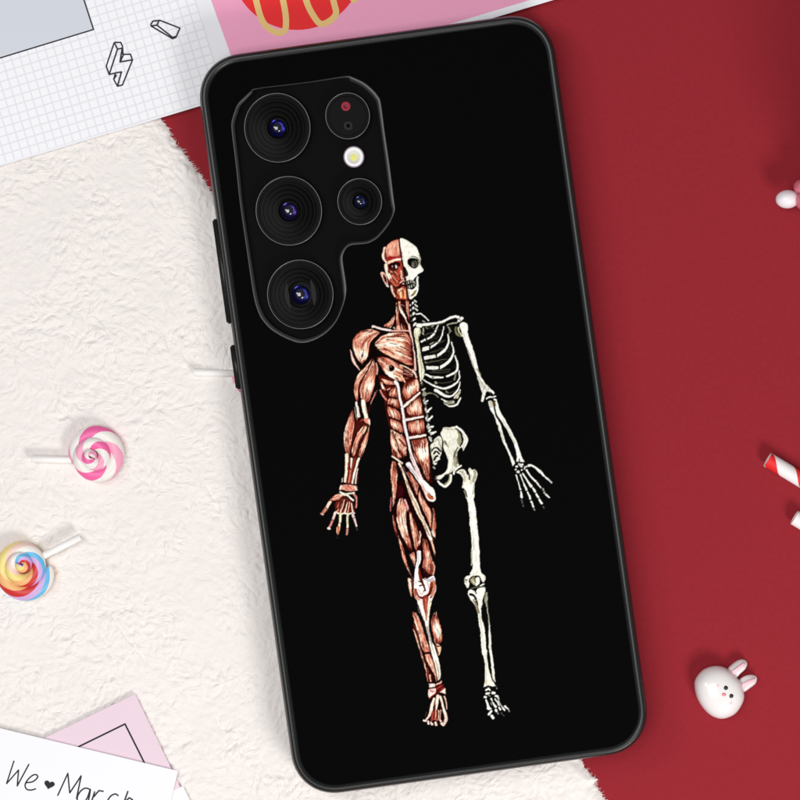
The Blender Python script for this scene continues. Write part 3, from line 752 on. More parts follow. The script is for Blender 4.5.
# ---- upper arm
muscle(t3((425, 75), (340, 170), (268, 252), (238, 350), (234, 430), (262, 525)), t3((430, 110), (345, 250), (302, 330), (290, 420), (286, 470), (285, 520)), base=.54, hl=[(.55, .3, .3, .4, .16)])
muscle(t3((428, 85), (372, 205), (322, 292), (294, 400), (300, 470), (322, 528)), t3((442, 100), (467, 180), (460, 262), (446, 345), (420, 440), (392, 512), (365, 530)), base=.54, hl=[(.62, .62, .17, .35, .48), (.2, .5, .2, .5, -.08)], ends=(.2, .36), rough=.34)
stroke(t3((458, 130), (470, 180), (468, 240)), 1.4, (230, 170, 150)); stroke(t3((452, 425), (430, 480), (405, 540)), 2.0, (206, 130, 116), w1=1); stroke(t3((470, 400), (450, 450)), 1.0, (110, 60, 70))
stroke(t3((415, 545), (395, 575), (385, 620)), 1.4, (84, 24, 22)); 
stroke(t3((262, 525), (275, 590), (286, 665)), 2.4, (240, 228, 210), w1=3.2); stroke(t3((330, 515), (342, 600), (362, 680)), 4.6, (250, 240, 218), w1=3.6, wm=4.8); stroke(t3((300, 520), (312, 600), (330, 660)), 1.6, INK); stroke(t3((350, 560), (362, 640)), .8, (190, 160, 130))
poly(t3((335, 690), (375, 680), (398, 700), (396, 750), (380, 752), (350, 720)), (222, 140, 118)); stroke(t3((388, 700), (394, 745)), 1.4, (250, 226, 210)); stroke(t3((330, 690), (290, 730), (265, 790)), 2.2, (150, 60, 50)); stroke(t3((268, 690), (300, 680)), 2.2, (70, 18, 18)); stroke(t3((245, 570), (255, 640), (270, 700)), 1.0, (150, 140, 130))
# ---- forearm
poly(t5((430, -20), (590, 40), (560, 270), (490, 400), (480, 640), (340, 640), (350, 350), (400, 100)), (84, 30, 25), smooth=False)
muscle(t5((415, -108), (372, 0), (345, 80), (333, 180), (340, 270), (352, 330)), t5((438, -90), (445, 15), (440, 80), (425, 165), (412, 260), (400, 345)), base=.56, hl=[(.6, .06, .5, .22, .38), (.45, .6, .3, .4, .08)], rough=.34, side=.2)
muscle(t5((535, 42), (472, 120), (432, 220), (410, 310), (418, 372)), t5((560, 62), (532, 135), (492, 222), (472, 300), (440, 378)), base=.56, hl=[(.45, .5, .3, .4, .16)])
muscle(t5((588, 60), (532, 180), (492, 290), (480, 372)), t5((600, 60), (586, 150), (562, 270), (512, 372)), base=.54, hl=[(.6, .7, .25, .4, .34)])
stroke(t5((560, 70), (530, 140)), 1.8, (246, 214, 170), w1=.8)
stroke(t5((345, 322), (395, 346), (430, 372)), 1.3, INK)
stroke(t5((364, 345), (366, 470), (350, 625)), 3.8, (250, 230, 200), w1=2.6); stroke(t5((414, 385), (408, 480)), 2.6, (244, 228, 206), w1=1.2)
stroke(t5((392, 380), (385, 500), (372, 625)), 2.0, (130, 42, 32)); stroke(t5((450, 380), (420, 490), (395, 625)), 1.8, (150, 56, 42)); stroke(t5((405, 500), (385, 625)), 1.2, (214, 130, 104))
stroke(t5((488, 385), (452, 500), (420, 638)), 2.8, (248, 236, 214), w1=2.2); stroke(t5((478, 490), (462, 560), (455, 638)), 1.2, (240, 226, 210), w1=1.8); stroke(t5((325, 585), (318, 625)), 1.6, (190, 180, 170))
poly(t5((306, 650), (380, 640), (468, 660), (472, 708), (405, 716), (300, 694)), (224, 144, 122), smooth=False, grain=.2); stroke(t5((310, 655), (300, 690)), 1.5, (248, 226, 208)); stroke(t5((440, 664), (466, 700)), 2.0, (246, 222, 200)); stroke(t5((380, 650), (420, 700)), 1.0, (180, 80, 66))
stroke(t5((306, 630), (380, 636), (470, 655)), 1.4, INK); stroke(t5((290, 702), (345, 722), (400, 722), (465, 712)), 1.5, INK)
# ---- hand
poly(t7((300, 350), (380, 305), (450, 325), (492, 385), (512, 490), (462, 502), (380, 506), (296, 482), (280, 400)), (104, 36, 30), grain=.2)
stroke(t7((500, 275), (530, 330), (525, 430)), 3.0, (196, 120, 108), w1=1.6)
muscle(t7((375, 270), (330, 266), (275, 282), (216, 330)), t7((385, 300), (360, 325), (310, 352), (248, 352)), base=.64, ends=(.05, .2), rough=.22)
stroke(t7((228, 366), (190, 430), (142, 498)), 3.6, (240, 200, 172), w1=3.0); stroke(t7((180, 448), (142, 500)), 2.6, (206, 120, 96)); stroke(t7((175, 430), (205, 450)), .7, (120, 50, 40)); stroke(t7((126, 498), (148, 508)), 1.6, (226, 170, 150))
stroke(t7((340, 250), (380, 275), (420, 290), (488, 345)), 1.6, CRM, wm=3.4, w1=2.6); stroke(t7((410, 275), (440, 268), (505, 262)), 1.8, CRM); stroke(t7((400, 300), (440, 320), (490, 365)), 1.2, INK)
for a_, c_ in ((((372, 335), (345, 410), (308, 472)), (226, 160, 130)), (((390, 340), (368, 420), (345, 490)), (240, 200, 170)), (((425, 370), (412, 430), (392, 492)), (244, 220, 190)), (((450, 365), (440, 430), (428, 495)), (226, 160, 130)), (((470, 385), (480, 440), (496, 490)), (250, 236, 214)), (((330, 370), (310, 420)), (190, 96, 76))): stroke(t7(*a_), .9, c_, w1=1.5)
for a_ in (((360, 360), (330, 440)), ((405, 350), (388, 430)), ((436, 380), (424, 450)), ((380, 330), (350, 380))): stroke(t7(*a_), .9, (44, 12, 12))
stroke(t7((296, 476), (330, 496), (372, 500), (400, 492), (430, 504), (470, 490), (505, 490)), 1.6, (246, 232, 206))
stroke(t7((288, 488), (262, 560), (216, 668)), 3.0, (238, 200, 186), w1=2.2); stroke(t7((255, 585), (228, 640)), 2.2, (206, 120, 116)); stroke(t7((240, 566), (275, 572)), .8, (90, 30, 28)); stroke(t7((205, 668), (228, 672)), 1.6, (236, 216, 206))
stroke(t7((347, 508), (340, 590), (316, 728)), 2.9, (248, 232, 190), w1=2.4); stroke(t7((322, 650), (314, 725)), 2.4, (196, 96, 66)); stroke(t7((325, 608), (352, 610)), .8, (120, 60, 30)); stroke(t7((308, 660), (306, 720)), .9, (240, 190, 160)); stroke(t7((308, 768), (314, 775)), 1.2, (70, 50, 44))
stroke(t7((430, 500), (428, 610), (420, 735)), 2.6, (246, 236, 204), w1=2.2); stroke(t7((424, 670), (420, 735)), 2.2, (196, 130, 118)); stroke(t7((412, 660), (438, 662)), .7, (120, 60, 40)); stroke(t7((432, 520), (434, 620)), .6, (150, 140, 80))
stroke(t7((488, 500), (508, 570), (530, 640)), 2.8, (232, 206, 204), w1=1.8); stroke(t7((495, 545), (520, 540)), .7, (90, 40, 40)); stroke(t7((528, 660), (538, 688)), 1.4, (66, 58, 58))
# ---- obliques and serratus
poly(t3((480, 250), (560, 262), (640, 300), (670, 330), (700, 480), (728, 600), (760, 810), (600, 800), (560, 640), (540, 500), (505, 380)), (92, 28, 22), smooth=False)
muscle(t3((512, 268), (580, 300), (650, 318)), t3((512, 305), (560, 345), (648, 352)), base=.55, hl=[(.3, .5, .2, .5, .2)], ends=(.2, .1))
stroke(t3((515, 330), (535, 380), (560, 400), (600, 385)), 2.4, (222, 150, 124), w1=1.5); stroke(t3((520, 350), (530, 380)), 1.6, CRM); stroke(t3((540, 350), (555, 350)), 2.0, (24, 8, 8))
stroke(t3((500, 400), (530, 460), (565, 500)), 1.6, (214, 140, 124))
muscle(t3((640, 365), (600, 400), (575, 460)), t3((668, 380), (680, 440), (690, 485)), base=.52, hl=[(.6, .5, .3, .5, .2)])
muscle(t3((590, 470), (572, 500), (565, 535)), t3((690, 480), (700, 540), (700, 592)), base=.56, hl=[(.5, .5, .3, .3, .36)], fib=.8)
muscle(t3((562, 560), (570, 620), (590, 668)), t3((660, 590), (705, 640), (712, 702)), base=.54, hl=[(.5, .45, .35, .25, .40)], fib=.8)
muscle(t3((590, 685), (600, 740), (610, 790)), t3((705, 718), (725, 780), (735, 840)), base=.56, hl=[(.5, .4, .4, .3, .40)], fib=.8)
for a_ in (((560, 400), (590, 462), (690, 488)), ((566, 540), (620, 560), (695, 602)), ((585, 664), (640, 690), (706, 716))): stroke(t3(*a_), 1.4, INK)
muscle(t6((98, 90), (100, 200), (122, 352)), t6((118, 96), (165, 215), (205, 390)), base=.54, hl=[(.55, .7, .22, .5, .40)], rough=.3)
muscle(t6((118, 96), (165, 215), (205, 390)), t6((235, 140), (262, 220), (275, 330)), base=.5, hl=[(.35, .4, .25, .3, .2), (.7, .3, .15, .3, .25)], rough=.36)
for a_, c_ in ((((120, 100), (180, 150), (245, 215)), (240, 190, 160)), (((160, 180), (210, 240), (262, 330)), (244, 206, 176)), (((135, 240), (165, 300), (205, 370)), (246, 206, 170)), (((185, 250), (225, 300), (262, 355)), (236, 176, 150))): stroke(t6(*a_), 1.2, c_, w1=.8)
for a_ in (((190, 190), (225, 230), (255, 262)), ((185, 290), (215, 340), (240, 385)), ((140, 300), (155, 350))): stroke(t6(*a_), 1.2, (84, 22, 18))
stroke(t6((108, 84), (160, 112), (232, 140)), 1.5, INK)
# ---- rectus
poly([(404, 379), (419, 376), (421.5, 395), (424.5, 412), (425.5, 430), (428, 441), (433, 484), (424, 478), (411, 440), (406, 425), (402, 405), (401, 390)], (80, 24, 20), smooth=False)
muscle(t4((28, 170), (75, 190), (130, 215)), t4((30, 262), (70, 268), (120, 285)), base=.38, rough=.36)
stroke(t4((0, 150), (60, 172), (110, 200)), 1.3, (240, 196, 170)); stroke(t4((-30, 230), (20, 270), (45, 320)), 1.2, (246, 212, 176)); stroke(t4((125, 205), (150, 235), (165, 270)), 2.4, (238, 186, 170))
def rect(tl, tr_, br, bl, hl, base=.56): muscle([tl, ((tl[0] + tr_[0]) / 2, (tl[1] + tr_[1]) / 2 - .6), tr_], [bl, ((bl[0] + br[0]) / 2, (bl[1] + br[1]) / 2 + .6), br], base=base, hl=hl, ends=(.16, .0), side=.3, rough=.2, fib=.5)
def block(pts_l, pts_r, hl, base=.56): muscle(pts_l, pts_r, base=base, hl=hl, ends=(.26, .30), side=.16, rough=.36, fib=.8, line=.6)
block(t4((38, 335), (20, 420), (55, 508)), t4((182, 285), (192, 345), (196, 402)), [(.45, .5, .3, .35, .36)], .58)
block(t4((60, 545), (60, 590), (80, 655)), t4((200, 450), (215, 540), (230, 650)), [(.5, .6, .3, .35, .30)], .54)
block(t4((70, 715), (75, 760), (90, 830)), t4((236, 690), (245, 770), (250, 835)), [(.45, .55, .3, .3, .36)], .54)
for x in range(4): stroke(t4((50 + x * 30, 340 - x * 12), (56 + x * 28, 380 - x * 12)), .8, (110, 34, 26))
muscle(t6((305, 205), (335, 300), (395, 440), (468, 608)), t6((474, 180), (488, 300), (502, 450), (498, 606)), base=.55, hl=[(.33, .62, .12, .42, .50), (.15, .5, .1, .5, .05)], ends=(.25, .35), rough=.36, fib=.7)
for x, y in ((352, 200), (372, 215), (396, 205), (420, 218), (444, 205)): stroke(t6((x, y), (x + 6, y + 60)), .9, (120, 36, 28))
for x, y in ((410, 400), (432, 420), (455, 440), (474, 470)): stroke(t6((x, y), (x + 22, y + 110)), .9, (110, 34, 26))
muscle(t6((312, 300), (340, 370), (385, 450)), t6((330, 300), (372, 380), (400, 440)), base=.5, line=.6)
stroke(t4((20, 575), (90, 520), (195, 428)), 3.0, (246, 226, 216), w1=2.2); stroke(t4((40, 700), (130, 685), (240, 662)), 3.0, (246, 226, 216), w1=2.4); stroke(t6((275, 178), (360, 165), (458, 152)), 3.2, (246, 226, 216), w1=2.6)
stroke(t4((40, 590), (110, 535), (200, 455)), .7, INK); stroke(t4((70, 715), (150, 702), (240, 684)), .7, INK); stroke(t6((290, 196), (370, 185), (462, 174)), .7, INK)
# white line beside the rectus, then down into the groin
stroke(t3((655, 320), (680, 370), (695, 470), (720, 580)), 4.0, (250, 238, 236), wm=2.4, w1=2.6); stroke(t3((720, 580), (738, 700), (752, 810)), 2.8, (248, 234, 232)); stroke(t6((238, 0), (258, 110), (282, 210), (300, 300)), 2.8, (248, 234, 236), w1=2.6)
poly(t6((270, 190), (300, 280), (340, 380), (400, 520), (440, 620), (400, 600), (340, 470), (300, 360)), (246, 224, 220)); stroke(t6((300, 330), (340, 430), (390, 560)), .7, (190, 120, 110))
stroke(t6((120, 360), (165, 392), (218, 432)), 2.0, (246, 224, 200)); stroke(t6((115, 376), (160, 410), (205, 446)), 1.0, INK)
poly(t6((225, 425), (262, 392), (285, 400), (280, 440), (250, 460)), (40, 12, 12))
poly(t6((262, 450), (295, 420), (345, 500), (410, 600), (470, 690), (455, 770), (420, 680), (350, 575)), (244, 234, 232)); stroke(t6((280, 460), (350, 545), (420, 650)), .8, (170, 150, 150)); stroke(t6((320, 490), (380, 580)), .6, (190, 170, 170)); stroke(t6((262, 462), (340, 566), (418, 690), (445, 770)), 1.0, INK)
# ---- thigh
poly(t8((130, 0), (260, 0), (480, 60), (600, 300), (640, 600), (620, 760), (560, 800), (250, 800), (180, 600), (140, 380), (190, 200)), (36, 13, 12), smooth=False)
muscle(t6((118, 405), (100, 500), (108, 620), (118, 720), (122, 850), (116, 880)), t6((160, 425), (178, 520), (172, 610), (166, 720), (148, 830), (122, 882)), base=.52, hl=[(.4, .1, .5, .2, .2), (.4, .95, .5, .2, .22), (.15, .5, .1, .5, -.1)], rough=.3, ends=(.1, .2))
stroke(t8((125, 200), (118, 350)), 1.4, (170, 90, 96))
poly(t8((200, 80), (240, 60), (270, 150), (240, 190), (200, 200)), (66, 20, 26))
muscle(t6((255, 520), (300, 610), (335, 700), (362, 765)), t6((285, 510), (345, 580), (388, 660), (372, 760)), base=.5, hl=[(.3, .6, .2, .4, .15)], ends=(.1, .3))
stroke(t6((230, 470), (255, 540)), 1.6, (150, 90, 90))
muscle(t8((442, 110), (430, 200), (482, 330), (542, 460), (582, 585)), t8((458, 120), (505, 220), (572, 325), (592, 430), (588, 580)), base=.62, hl=[(.3, .35, .25, .4, .2)], ends=(.15, .15), rough=.24)
muscle(t8((592, 325), (602, 430), (590, 520), (584, 590), (626, 668)), t8((614, 318), (642, 430), (642, 560), (636, 660)), base=.6, hl=[(.9, .5, .15, 1, .25)], ends=(.2, .1))
stroke(t8((592, 590), (612, 640)), 1.8, (240, 232, 226), w1=1)
poly(t8((440, -10), (500, 0), (560, 55), (618, 112), (632, 215), (592, 246), (540, 222), (508, 150), (468, 60)), (250, 242, 232)); poly(t8((530, 160), (570, 170), (612, 200), (600, 222), (560, 212)), (196, 92, 54)); stroke(t8((480, 40), (525, 130), (560, 160)), .9, (200, 150, 140)); stroke(t8((470, 30), (505, 120), (532, 180)), 1.4, (236, 190, 180)); stroke(t8((555, 150), (600, 188)), .8, (90, 30, 20))
muscle(t8((232, 185), (190, 285), (186, 420), (228, 600), (300, 742), (345, 830)), t8((282, 215), (312, 310), (300, 450), (320, 585), (362, 720), (378, 825)), base=.58, hl=[(.42, .55, .26, .3, .34), (.05, .5, .12, 1, -.2), (.95, .5, .08, 1, -.2)], ends=(.3, .3), rough=.32)
stroke(t8((190, 430), (220, 540), (260, 650)), 1.4, (244, 210, 190)); stroke(t8((285, 225), (310, 290), (320, 350)), 1.6, (226, 170, 170)); stroke(t8((240, 320), (250, 450), (290, 600)), .7, (150, 70, 50))
muscle(t8((322, 340), (336, 470), (358, 620), (388, 760), (408, 815)), t8((365, 390), (420, 520), (442, 620), (462, 700), (452, 800)), base=.54, hl=[(.7, .12, .4, .25, .24), (.65, .85, .3, .2, .1), (.75, .6, .12, .3, -.1)], ends=(.3, .3), rough=.32)
stroke(t8((455, 590), (462, 640), (445, 720)), 1.3, (240, 196, 180)); poly(t8((420, 770), (455, 745), (462, 790), (430, 815)), (60, 14, 14))
muscle(t8((140, 390), (150, 520), (185, 640), (205, 690)), t8((162, 400), (190, 560), (205, 620), (212, 690)), base=.42, line=.6)
muscle(t9((195, -60), (212, 20), (240, 160), (290, 300), (365, 440)), t9((212, -40), (250, 30), (290, 170), (312, 260), (372, 425)), base=.58, hl=[(.3, .3, .4, .4, .16)], ends=(.1, .2), rough=.24)
stroke(t9((240, 60), (275, 170)), .7, (90, 30, 24))
muscle(t9((480, -20), (485, 120), (492, 230), (478, 320), (510, 420)), t9((530, -10), (560, 60), (595, 200), (622, 320), (602, 390), (560, 425)), base=.48, hl=[(.42, .66, .12, .3, .46), (.2, .4, .2, .5, -.05)], ends=(.2, .35), rough=.32)
poly(t9((475, 330), (500, 320), (540, 370), (590, 400), (530, 430), (495, 410)), (40, 10, 14), alpha=.8); stroke(t9((600, 250), (620, 320), (605, 390)), 1.8, (226, 160, 130))
muscle(t9((328, 170), (350, 210), (390, 305)), t9((392, 130), (408, 210), (412, 295)), base=.68, hl=[(.5, .5, .4, .4, .12)], ends=(.2, .05), rough=.16)
# sartorius: the long pale strap
muscle(t6((172, 428), (230, 560)) + t8((305, 100), (358, 250), (400, 350), (480, 500), (560, 690), (596, 810)), t6((206, 432), (255, 545)) + t8((362, 120), (430, 255), (484, 395), (560, 550), (614, 690), (632, 810)), base=.86, hl=[(.75, .5, .3, 1, .08)], ends=(.05, .02), side=.3, rough=.16)
stroke(t8((335, 130), (420, 300), (500, 480), (550, 590)), .8, (150, 132, 100)); stroke(t8((320, 110), (385, 260), (470, 430)), .6, (196, 160, 130))
muscle(t9((562, 0), (590, 80), (612, 160), (622, 190)), t9((600, 0), (622, 70), (635, 140), (630, 192)), base=.74, ends=(0, .1), side=.15, rough=.14)
# ---- knee
poly(t9((420, 130), (468, 130), (468, 240), (440, 320), (460, 420), (520, 446), (612, 406), (632, 480), (642, 560), (612, 650), (562, 720), (550, 830), (450, 830), (420, 700), (385, 640), (378, 540), (385, 460), (395, 340), (415, 230)), (252, 244, 238))
stroke(t9((430, 135), (440, 220), (420, 300)), .7, (190, 170, 180)); stroke(t9((445, 320), (452, 390), (465, 440), (500, 520), (520, 580)), 1.6, (120, 36, 26), wm=3.2, w1=1.2); stroke(t9((472, 450), (512, 540), (500, 590)), .9, (50, 26, 30))
stroke(t9((440, 470), (470, 480)), 1.2, (30, 14, 16)); stroke(t9((450, 520), (480, 512)), 1.2, (30, 14, 16)); stroke(t9((510, 440), (560, 460), (600, 440)), 2.4, (176, 166, 176), alpha=.8)
stroke(t9((412, 560), (430, 630), (470, 662), (530, 640), (570, 600), (592, 490)), 1.4, (150, 56, 38), wm=2.6, w1=3.4); stroke(t9((455, 655), (500, 662), (560, 620), (590, 540)), 1.0, (60, 18, 16)); stroke(t9((615, 470), (618, 560), (590, 640)), 2.4, (206, 120, 90)); stroke(t9((570, 655), (590, 650)), 1.0, (60, 18, 16))
stroke(t9((385, 560), (400, 640), (450, 690)), 1.6, (206, 130, 100)); stroke(t9((400, 560), (408, 640)), .9, (120, 40, 30))
poly(t9((318, 445), (345, 440), (366, 480), (375, 545), (372, 610), (355, 645), (330, 560)), (240, 190, 160), grain=.15); stroke(t9((355, 470), (368, 550), (362, 630)), 1.2, (96, 34, 26)); stroke(t9((335, 460), (350, 540)), 1.0, CRM); stroke(t9((370, 430), (380, 540)), 1.2, (90, 60, 70))
stroke(t9((378, 540), (385, 640), (420, 700), (450, 820)), .9, INK); stroke(t9((415, 135), (412, 230), (394, 340), (384, 460), (378, 540)), 1.0, INK); stroke(t9((470, 130), (470, 240), (442, 320)), 1.0, INK); stroke(t9((635, 480), (645, 560), (614, 652), (564, 722)), .9, INK)
stroke(t9((440, 560), (470, 620), (500, 600)), 1.0, (200, 180, 176)); stroke(t9((405, 470), (410, 520)), 1.0, (214, 196, 190)); stroke(t9((540, 480), (560, 540)), .9, (196, 176, 176))
# ---- lower leg
muscle(ta((130, 255), (165, 380), (205, 520), (256, 690), (290, 722)), ta((188, 250), (242, 370), (292, 540), (332, 640), (350, 712)), base=.58, hl=[(.45, .14, .36, .22, .36), (.05, .5, .12, 1, -.12)], ends=(.2, .2), rough=.28)
muscle(ta((400, 240), (350, 330), (358, 450), (388, 590), (402, 615)), ta((424, 250), (452, 370), (478, 470), (482, 580), (448, 625)), base=.56, hl=[(.58, .58, .2, .34, .42), (.12, .5, .16, 1, -.16)], ends=(.3, .4), rough=.3)
poly(ta((400, 610), (470, 648), (442, 748), (425, 690)), (238, 190, 156)); stroke(ta((395, 600), (420, 640), (470, 640)), 1.0, INK); stroke(ta((415, 640), (440, 720)), .8, (130, 60, 44))
muscle(ta((138, 445), (190, 600), (240, 760), (280, 890), (310, 1050)), ta((162, 440), (218, 600), (270, 780), (310, 900), (328, 1050)), base=.62, hl=[(.4, .3, .4, .4, .16)], ends=(.2, .05), rough=.2)
stroke(ta((150, 400), (185, 460), (230, 600)), 1.4, (110, 36, 30))
strip(ta((185, 130), (232, 260), (280, 400), (322, 560), (360, 720), (398, 860), (418, 960)), ta((375, 90), (345, 200), (328, 330), (335, 440), (362, 560), (405, 690), (450, 860)), (236, 228, 214))
strip(tb((318, 10), (350, 120), (364, 220), (356, 310)), tb((352, 0), (384, 100), (404, 200), (406, 285)), (238, 230, 214))
stroke(ta((215, 130), (250, 210), (285, 320), (320, 470), (355, 610), (400, 780)), 1.6, (252, 246, 236)); stroke(ta((350, 150), (330, 240), (318, 340)), 2.6, (250, 236, 200)); stroke(ta((310, 420), (345, 560), (400, 740)), 1.6, (170, 160, 148)); stroke(tb((355, 100), (384, 210), (384, 280)), 1.4, (186, 176, 150)); stroke(ta((375, 630), (430, 830)), 1.4, (252, 246, 232))
poly(ta((262, 90), (320, 75), (312, 160), (304, 330), (296, 345), (280, 250), (258, 150)), (150, 58, 44)); stroke(ta((290, 100), (296, 220), (298, 320)), 1.0, (200, 110, 86)); stroke(ta((185, 125), (235, 262), (285, 400), (330, 580)), .8, INK); stroke(ta((380, 90), (345, 220), (332, 380), (345, 500), (370, 600)), .7, INK)
muscle(tb((240, 42), (262, 110), (300, 180), (338, 250), (348, 312)), tb((305, 40), (338, 130), (360, 230), (372, 306)), base=.62, ends=(.1, .1), hl=[(.2, .5, .2, .5, .1)], rough=.2)
stroke(tb((240, 28), (300, 26)), 1.3, INK); stroke(tb((235, 60), (290, 190), (325, 270), (325, 310)), 1.3, (70, 20, 16)); stroke(tb((275, 180), (300, 300)), .8, (150, 70, 56))
stroke(tb((300, 250), (305, 310)), 1.6, (230, 170, 150)); 
# ankle and foot
poly(tb((288, 335), (345, 335), (350, 365), (292, 375)), (246, 224, 214), smooth=False); poly(tb((352, 345), (400, 300), (415, 305), (412, 330), (365, 352)), (232, 170, 156)); poly(tb((352, 372), (430, 338), (424, 378), (365, 412)), (104, 24, 20)); stroke(tb((375, 385), (420, 350)), 1.0, (170, 60, 50))
poly(tb((288, 392), (350, 378), (352, 432), (300, 482), (278, 452)), (244, 206, 194)); stroke(tb((300, 400), (330, 420)), 1.4, (196, 100, 90)); stroke(tb((300, 450), (330, 430)), 1.4, (252, 240, 232))
poly(tb((380, 425), (440, 375), (456, 440), (410, 432)), (246, 224, 206)); stroke(tb((308, 476), (345, 448), (385, 420), (440, 380)), 2.6, (128, 36, 28), w1=1.2); stroke(tb((286, 325), (345, 326)), 1.1, INK); stroke(tb((352, 325), (380, 318), (412, 296)), 1.1, INK); stroke(tb((285, 382), (350, 374)), 1.0, INK)
poly(tb((330, 490), (385, 440), (440, 455), (475, 560), (482, 680), (440, 755), (300, 735), (240, 705), (300, 620)), (40, 13, 11))
stroke(tb((300, 495), (390, 432), (460, 448)), 1.6, INK)
stroke(tb((340, 488), (318, 560), (300, 640), (262, 700)), 2.6, (244, 206, 186), wm=3.4, w1=2.0); stroke(tb((335, 500), (310, 590)), .9, CRM)
stroke(tb((378, 462), (368, 520), (362, 592)), 4.0, (246, 226, 206), w1=1.8); stroke(tb((345, 520), (350, 590)), 1.0, (150, 80, 66))
stroke(tb((400, 462), (420, 530), (440, 610), (462, 680), (440, 735)), 2.2, (246, 222, 206), wm=3.0, w1=3.4); stroke(tb((440, 462), (462, 520), (468, 590)), 1.8, (226, 190, 170), w1=1.0); stroke(tb((425, 470), (448, 570)), .9, INK)
stroke(tb((355, 600), (352, 680)), 1.6, (226, 130, 110)); stroke(tb((385, 605), (384, 690)), 1.4, (206, 176, 150)); stroke(tb((405, 600), (400, 690)), 1.4, (190, 150, 130)); stroke(tb((330, 620), (320, 700)), 2.0, (176, 66, 56)); stroke(tb((340, 690), (375, 700)), 2.0, (206, 96, 80))
for x0, y0, x1, y1, wq in ((240, 702, 262, 708, 2.2), (282, 715, 284, 738, 2.2), (305, 722, 322, 742, 2.4), (352, 725, 360, 748, 2.6), (415, 725, 430, 745, 3.4), (455, 690, 440, 735, 3.0), (400, 700, 412, 715, 1.6)): stroke(tb((x0, y0), (x1, y1)), wq, (246, 214, 200))
stroke(tb((410, 725), (425, 715), (440, 722)), .9, (90, 24, 20)); stroke(tb((296, 705), (300, 735)), .8, INK); stroke(tb((336, 715), (340, 745)), .8, INK); stroke(tb((262, 620), (250, 660)), 1.0, (70, 60, 50))
# ================= skeleton side
# spine of the neck
for y, x in ((138, 112), (186, 116), (242, 122), (296, 130), (346, 138)):
    stroke(t2((x - 8, y + 14), (x + 16, y - 12)), 2.6, BONE); stroke(t2((x - 8, y + 26), (x + 18, y + 6)), .7, (60, 58, 48))
for x, y in ((150, 108), (156, 150), (160, 190)): stroke(t2((x - 8, y - 6), (x + 12, y + 10)), 1.5, (226, 224, 212))
stroke(t2((160, 236), (205, 236), (245, 262), (282, 304)), 1.4, BONE, w1=1.2)
# faint hatching inside the chest
for k in range(150):
    a_ = random.random(); x = 215 + 330 * a_; y = 350 + random.random() * 470
    if x > 240 + (y - 300) * .75 + 120: continue
    stroke(t2((x, y), (x + random.uniform(8, 26), y + random.uniform(-10, 6))), .7, (58, 56, 46), alpha=.8)
# sternum
bone(t2((140, 392), (165, 372), (195, 385), (206, 425), (182, 468), (192, 540), (208, 640), (228, 740), (246, 830), (232, 880), (212, 950), (198, 900), (180, 720), (160, 560), (140, 440)), (232, 229, 202))
stroke(t2((195, 400), (202, 430), (182, 465)), 1.2, BSH); stroke(t2((175, 480), (190, 620), (215, 800), (215, 900)), 1.0, (190, 184, 148)); stroke(t2((196, 640), (222, 780)), .8, (160, 154, 120)); stroke(t2((150, 400), (165, 500)), 1.2, (206, 200, 160))
stroke(t4((200, 360), (225, 340)), 2.4, (70, 68, 56)); stroke(t4((198, 330), (240, 290)), .9, BLK)
# ribs and their cartilages
for pts, a_, b_, m__ in (
    (t2((380, 345), (350, 420), (310, 465), (265, 490)), 1.4, 2.2, 2.0), (t2((435, 365), (420, 450), (385, 515), (310, 572)), 1.2, 2.4, 1.8),
    (t2((478, 445), (484, 520), (455, 590), (372, 662)), 1.4, 3.0, 2.3), (t2((514, 520), (536, 600), (510, 685), (450, 745), (398, 776)), 1.2, 3.4, 2.6),
    (t4((548, 55), (576, 150), (550, 222), (468, 262)), 1.2, 2.2, 2.8), (t4((430, 272), (330, 272), (250, 240)), 1.6, 1.6, 2.8),
    (t4((588, 205), (592, 285), (535, 350), (440, 382), (330, 352), (236, 298)), 1.2, 1.4, 2.6), (t4((600, 318), (575, 400), (510, 460), (440, 450), (356, 400)), 1.2, 3.4, 2.2),
    (t4((598, 400), (585, 440), (570, 478)), 1.6, 1.6, 2.2), (t4((412, 488), (470, 515), (535, 515)), 1.0, 1.6, 2.0), (t4((602, 480), (570, 542), (510, 562), (442, 538)), 1.8, 1.0, 2.4)):
    stroke(pts, a_ + .9, (34, 33, 28), w1=b_ + .9, wm=m__ + .9); stroke(pts, a_, BONE, w1=b_, wm=m__)
for q4 in (((250, 482), (260, 500), (214, 528), (200, 514)), ((226, 572), (288, 560), (292, 598), (222, 614)), ((240, 664), (350, 646), (362, 676), (244, 700)), ((256, 762), (380, 760), (384, 792), (264, 796))):
    poly(t2(*q4), BONE, smooth=False, grain=.08); stroke(t2(((q4[0][0] + q4[3][0]) / 2 + 12, (q4[0][1] + q4[3][1]) / 2), ((q4[1][0] + q4[2][0]) / 2 - 12, (q4[1][1] + q4[2][1]) / 2)), .7, (176, 170, 140), alpha=.6)
for q2 in (((256, 478), (268, 502)), ((296, 556), (302, 602)), ((360, 642), (372, 684)), ((390, 752), (398, 796))): stroke(t2(*q2), 1.3, BLK)
for pts in (((350, 320), (362, 325)), ((320, 270), (335, 275)), ((250, 120), (262, 126)), ((460, 410), (480, 425)), ((540, 295), (560, 230)), ((470, 520), (530, 505))): stroke(t4(*pts), 1.6, (130, 128, 112))
stroke(t4((352, 322), (360, 328)), 2.4, (226, 224, 210)); stroke(t4((545, 475), (592, 425)), 2.6, (196, 190, 160)); stroke(t4((300, 432), (345, 442), (382, 472)), 1.0, (140, 136, 110)); stroke(t4((440, 520), (500, 535), (540, 528)), 1.0, (176, 170, 130))
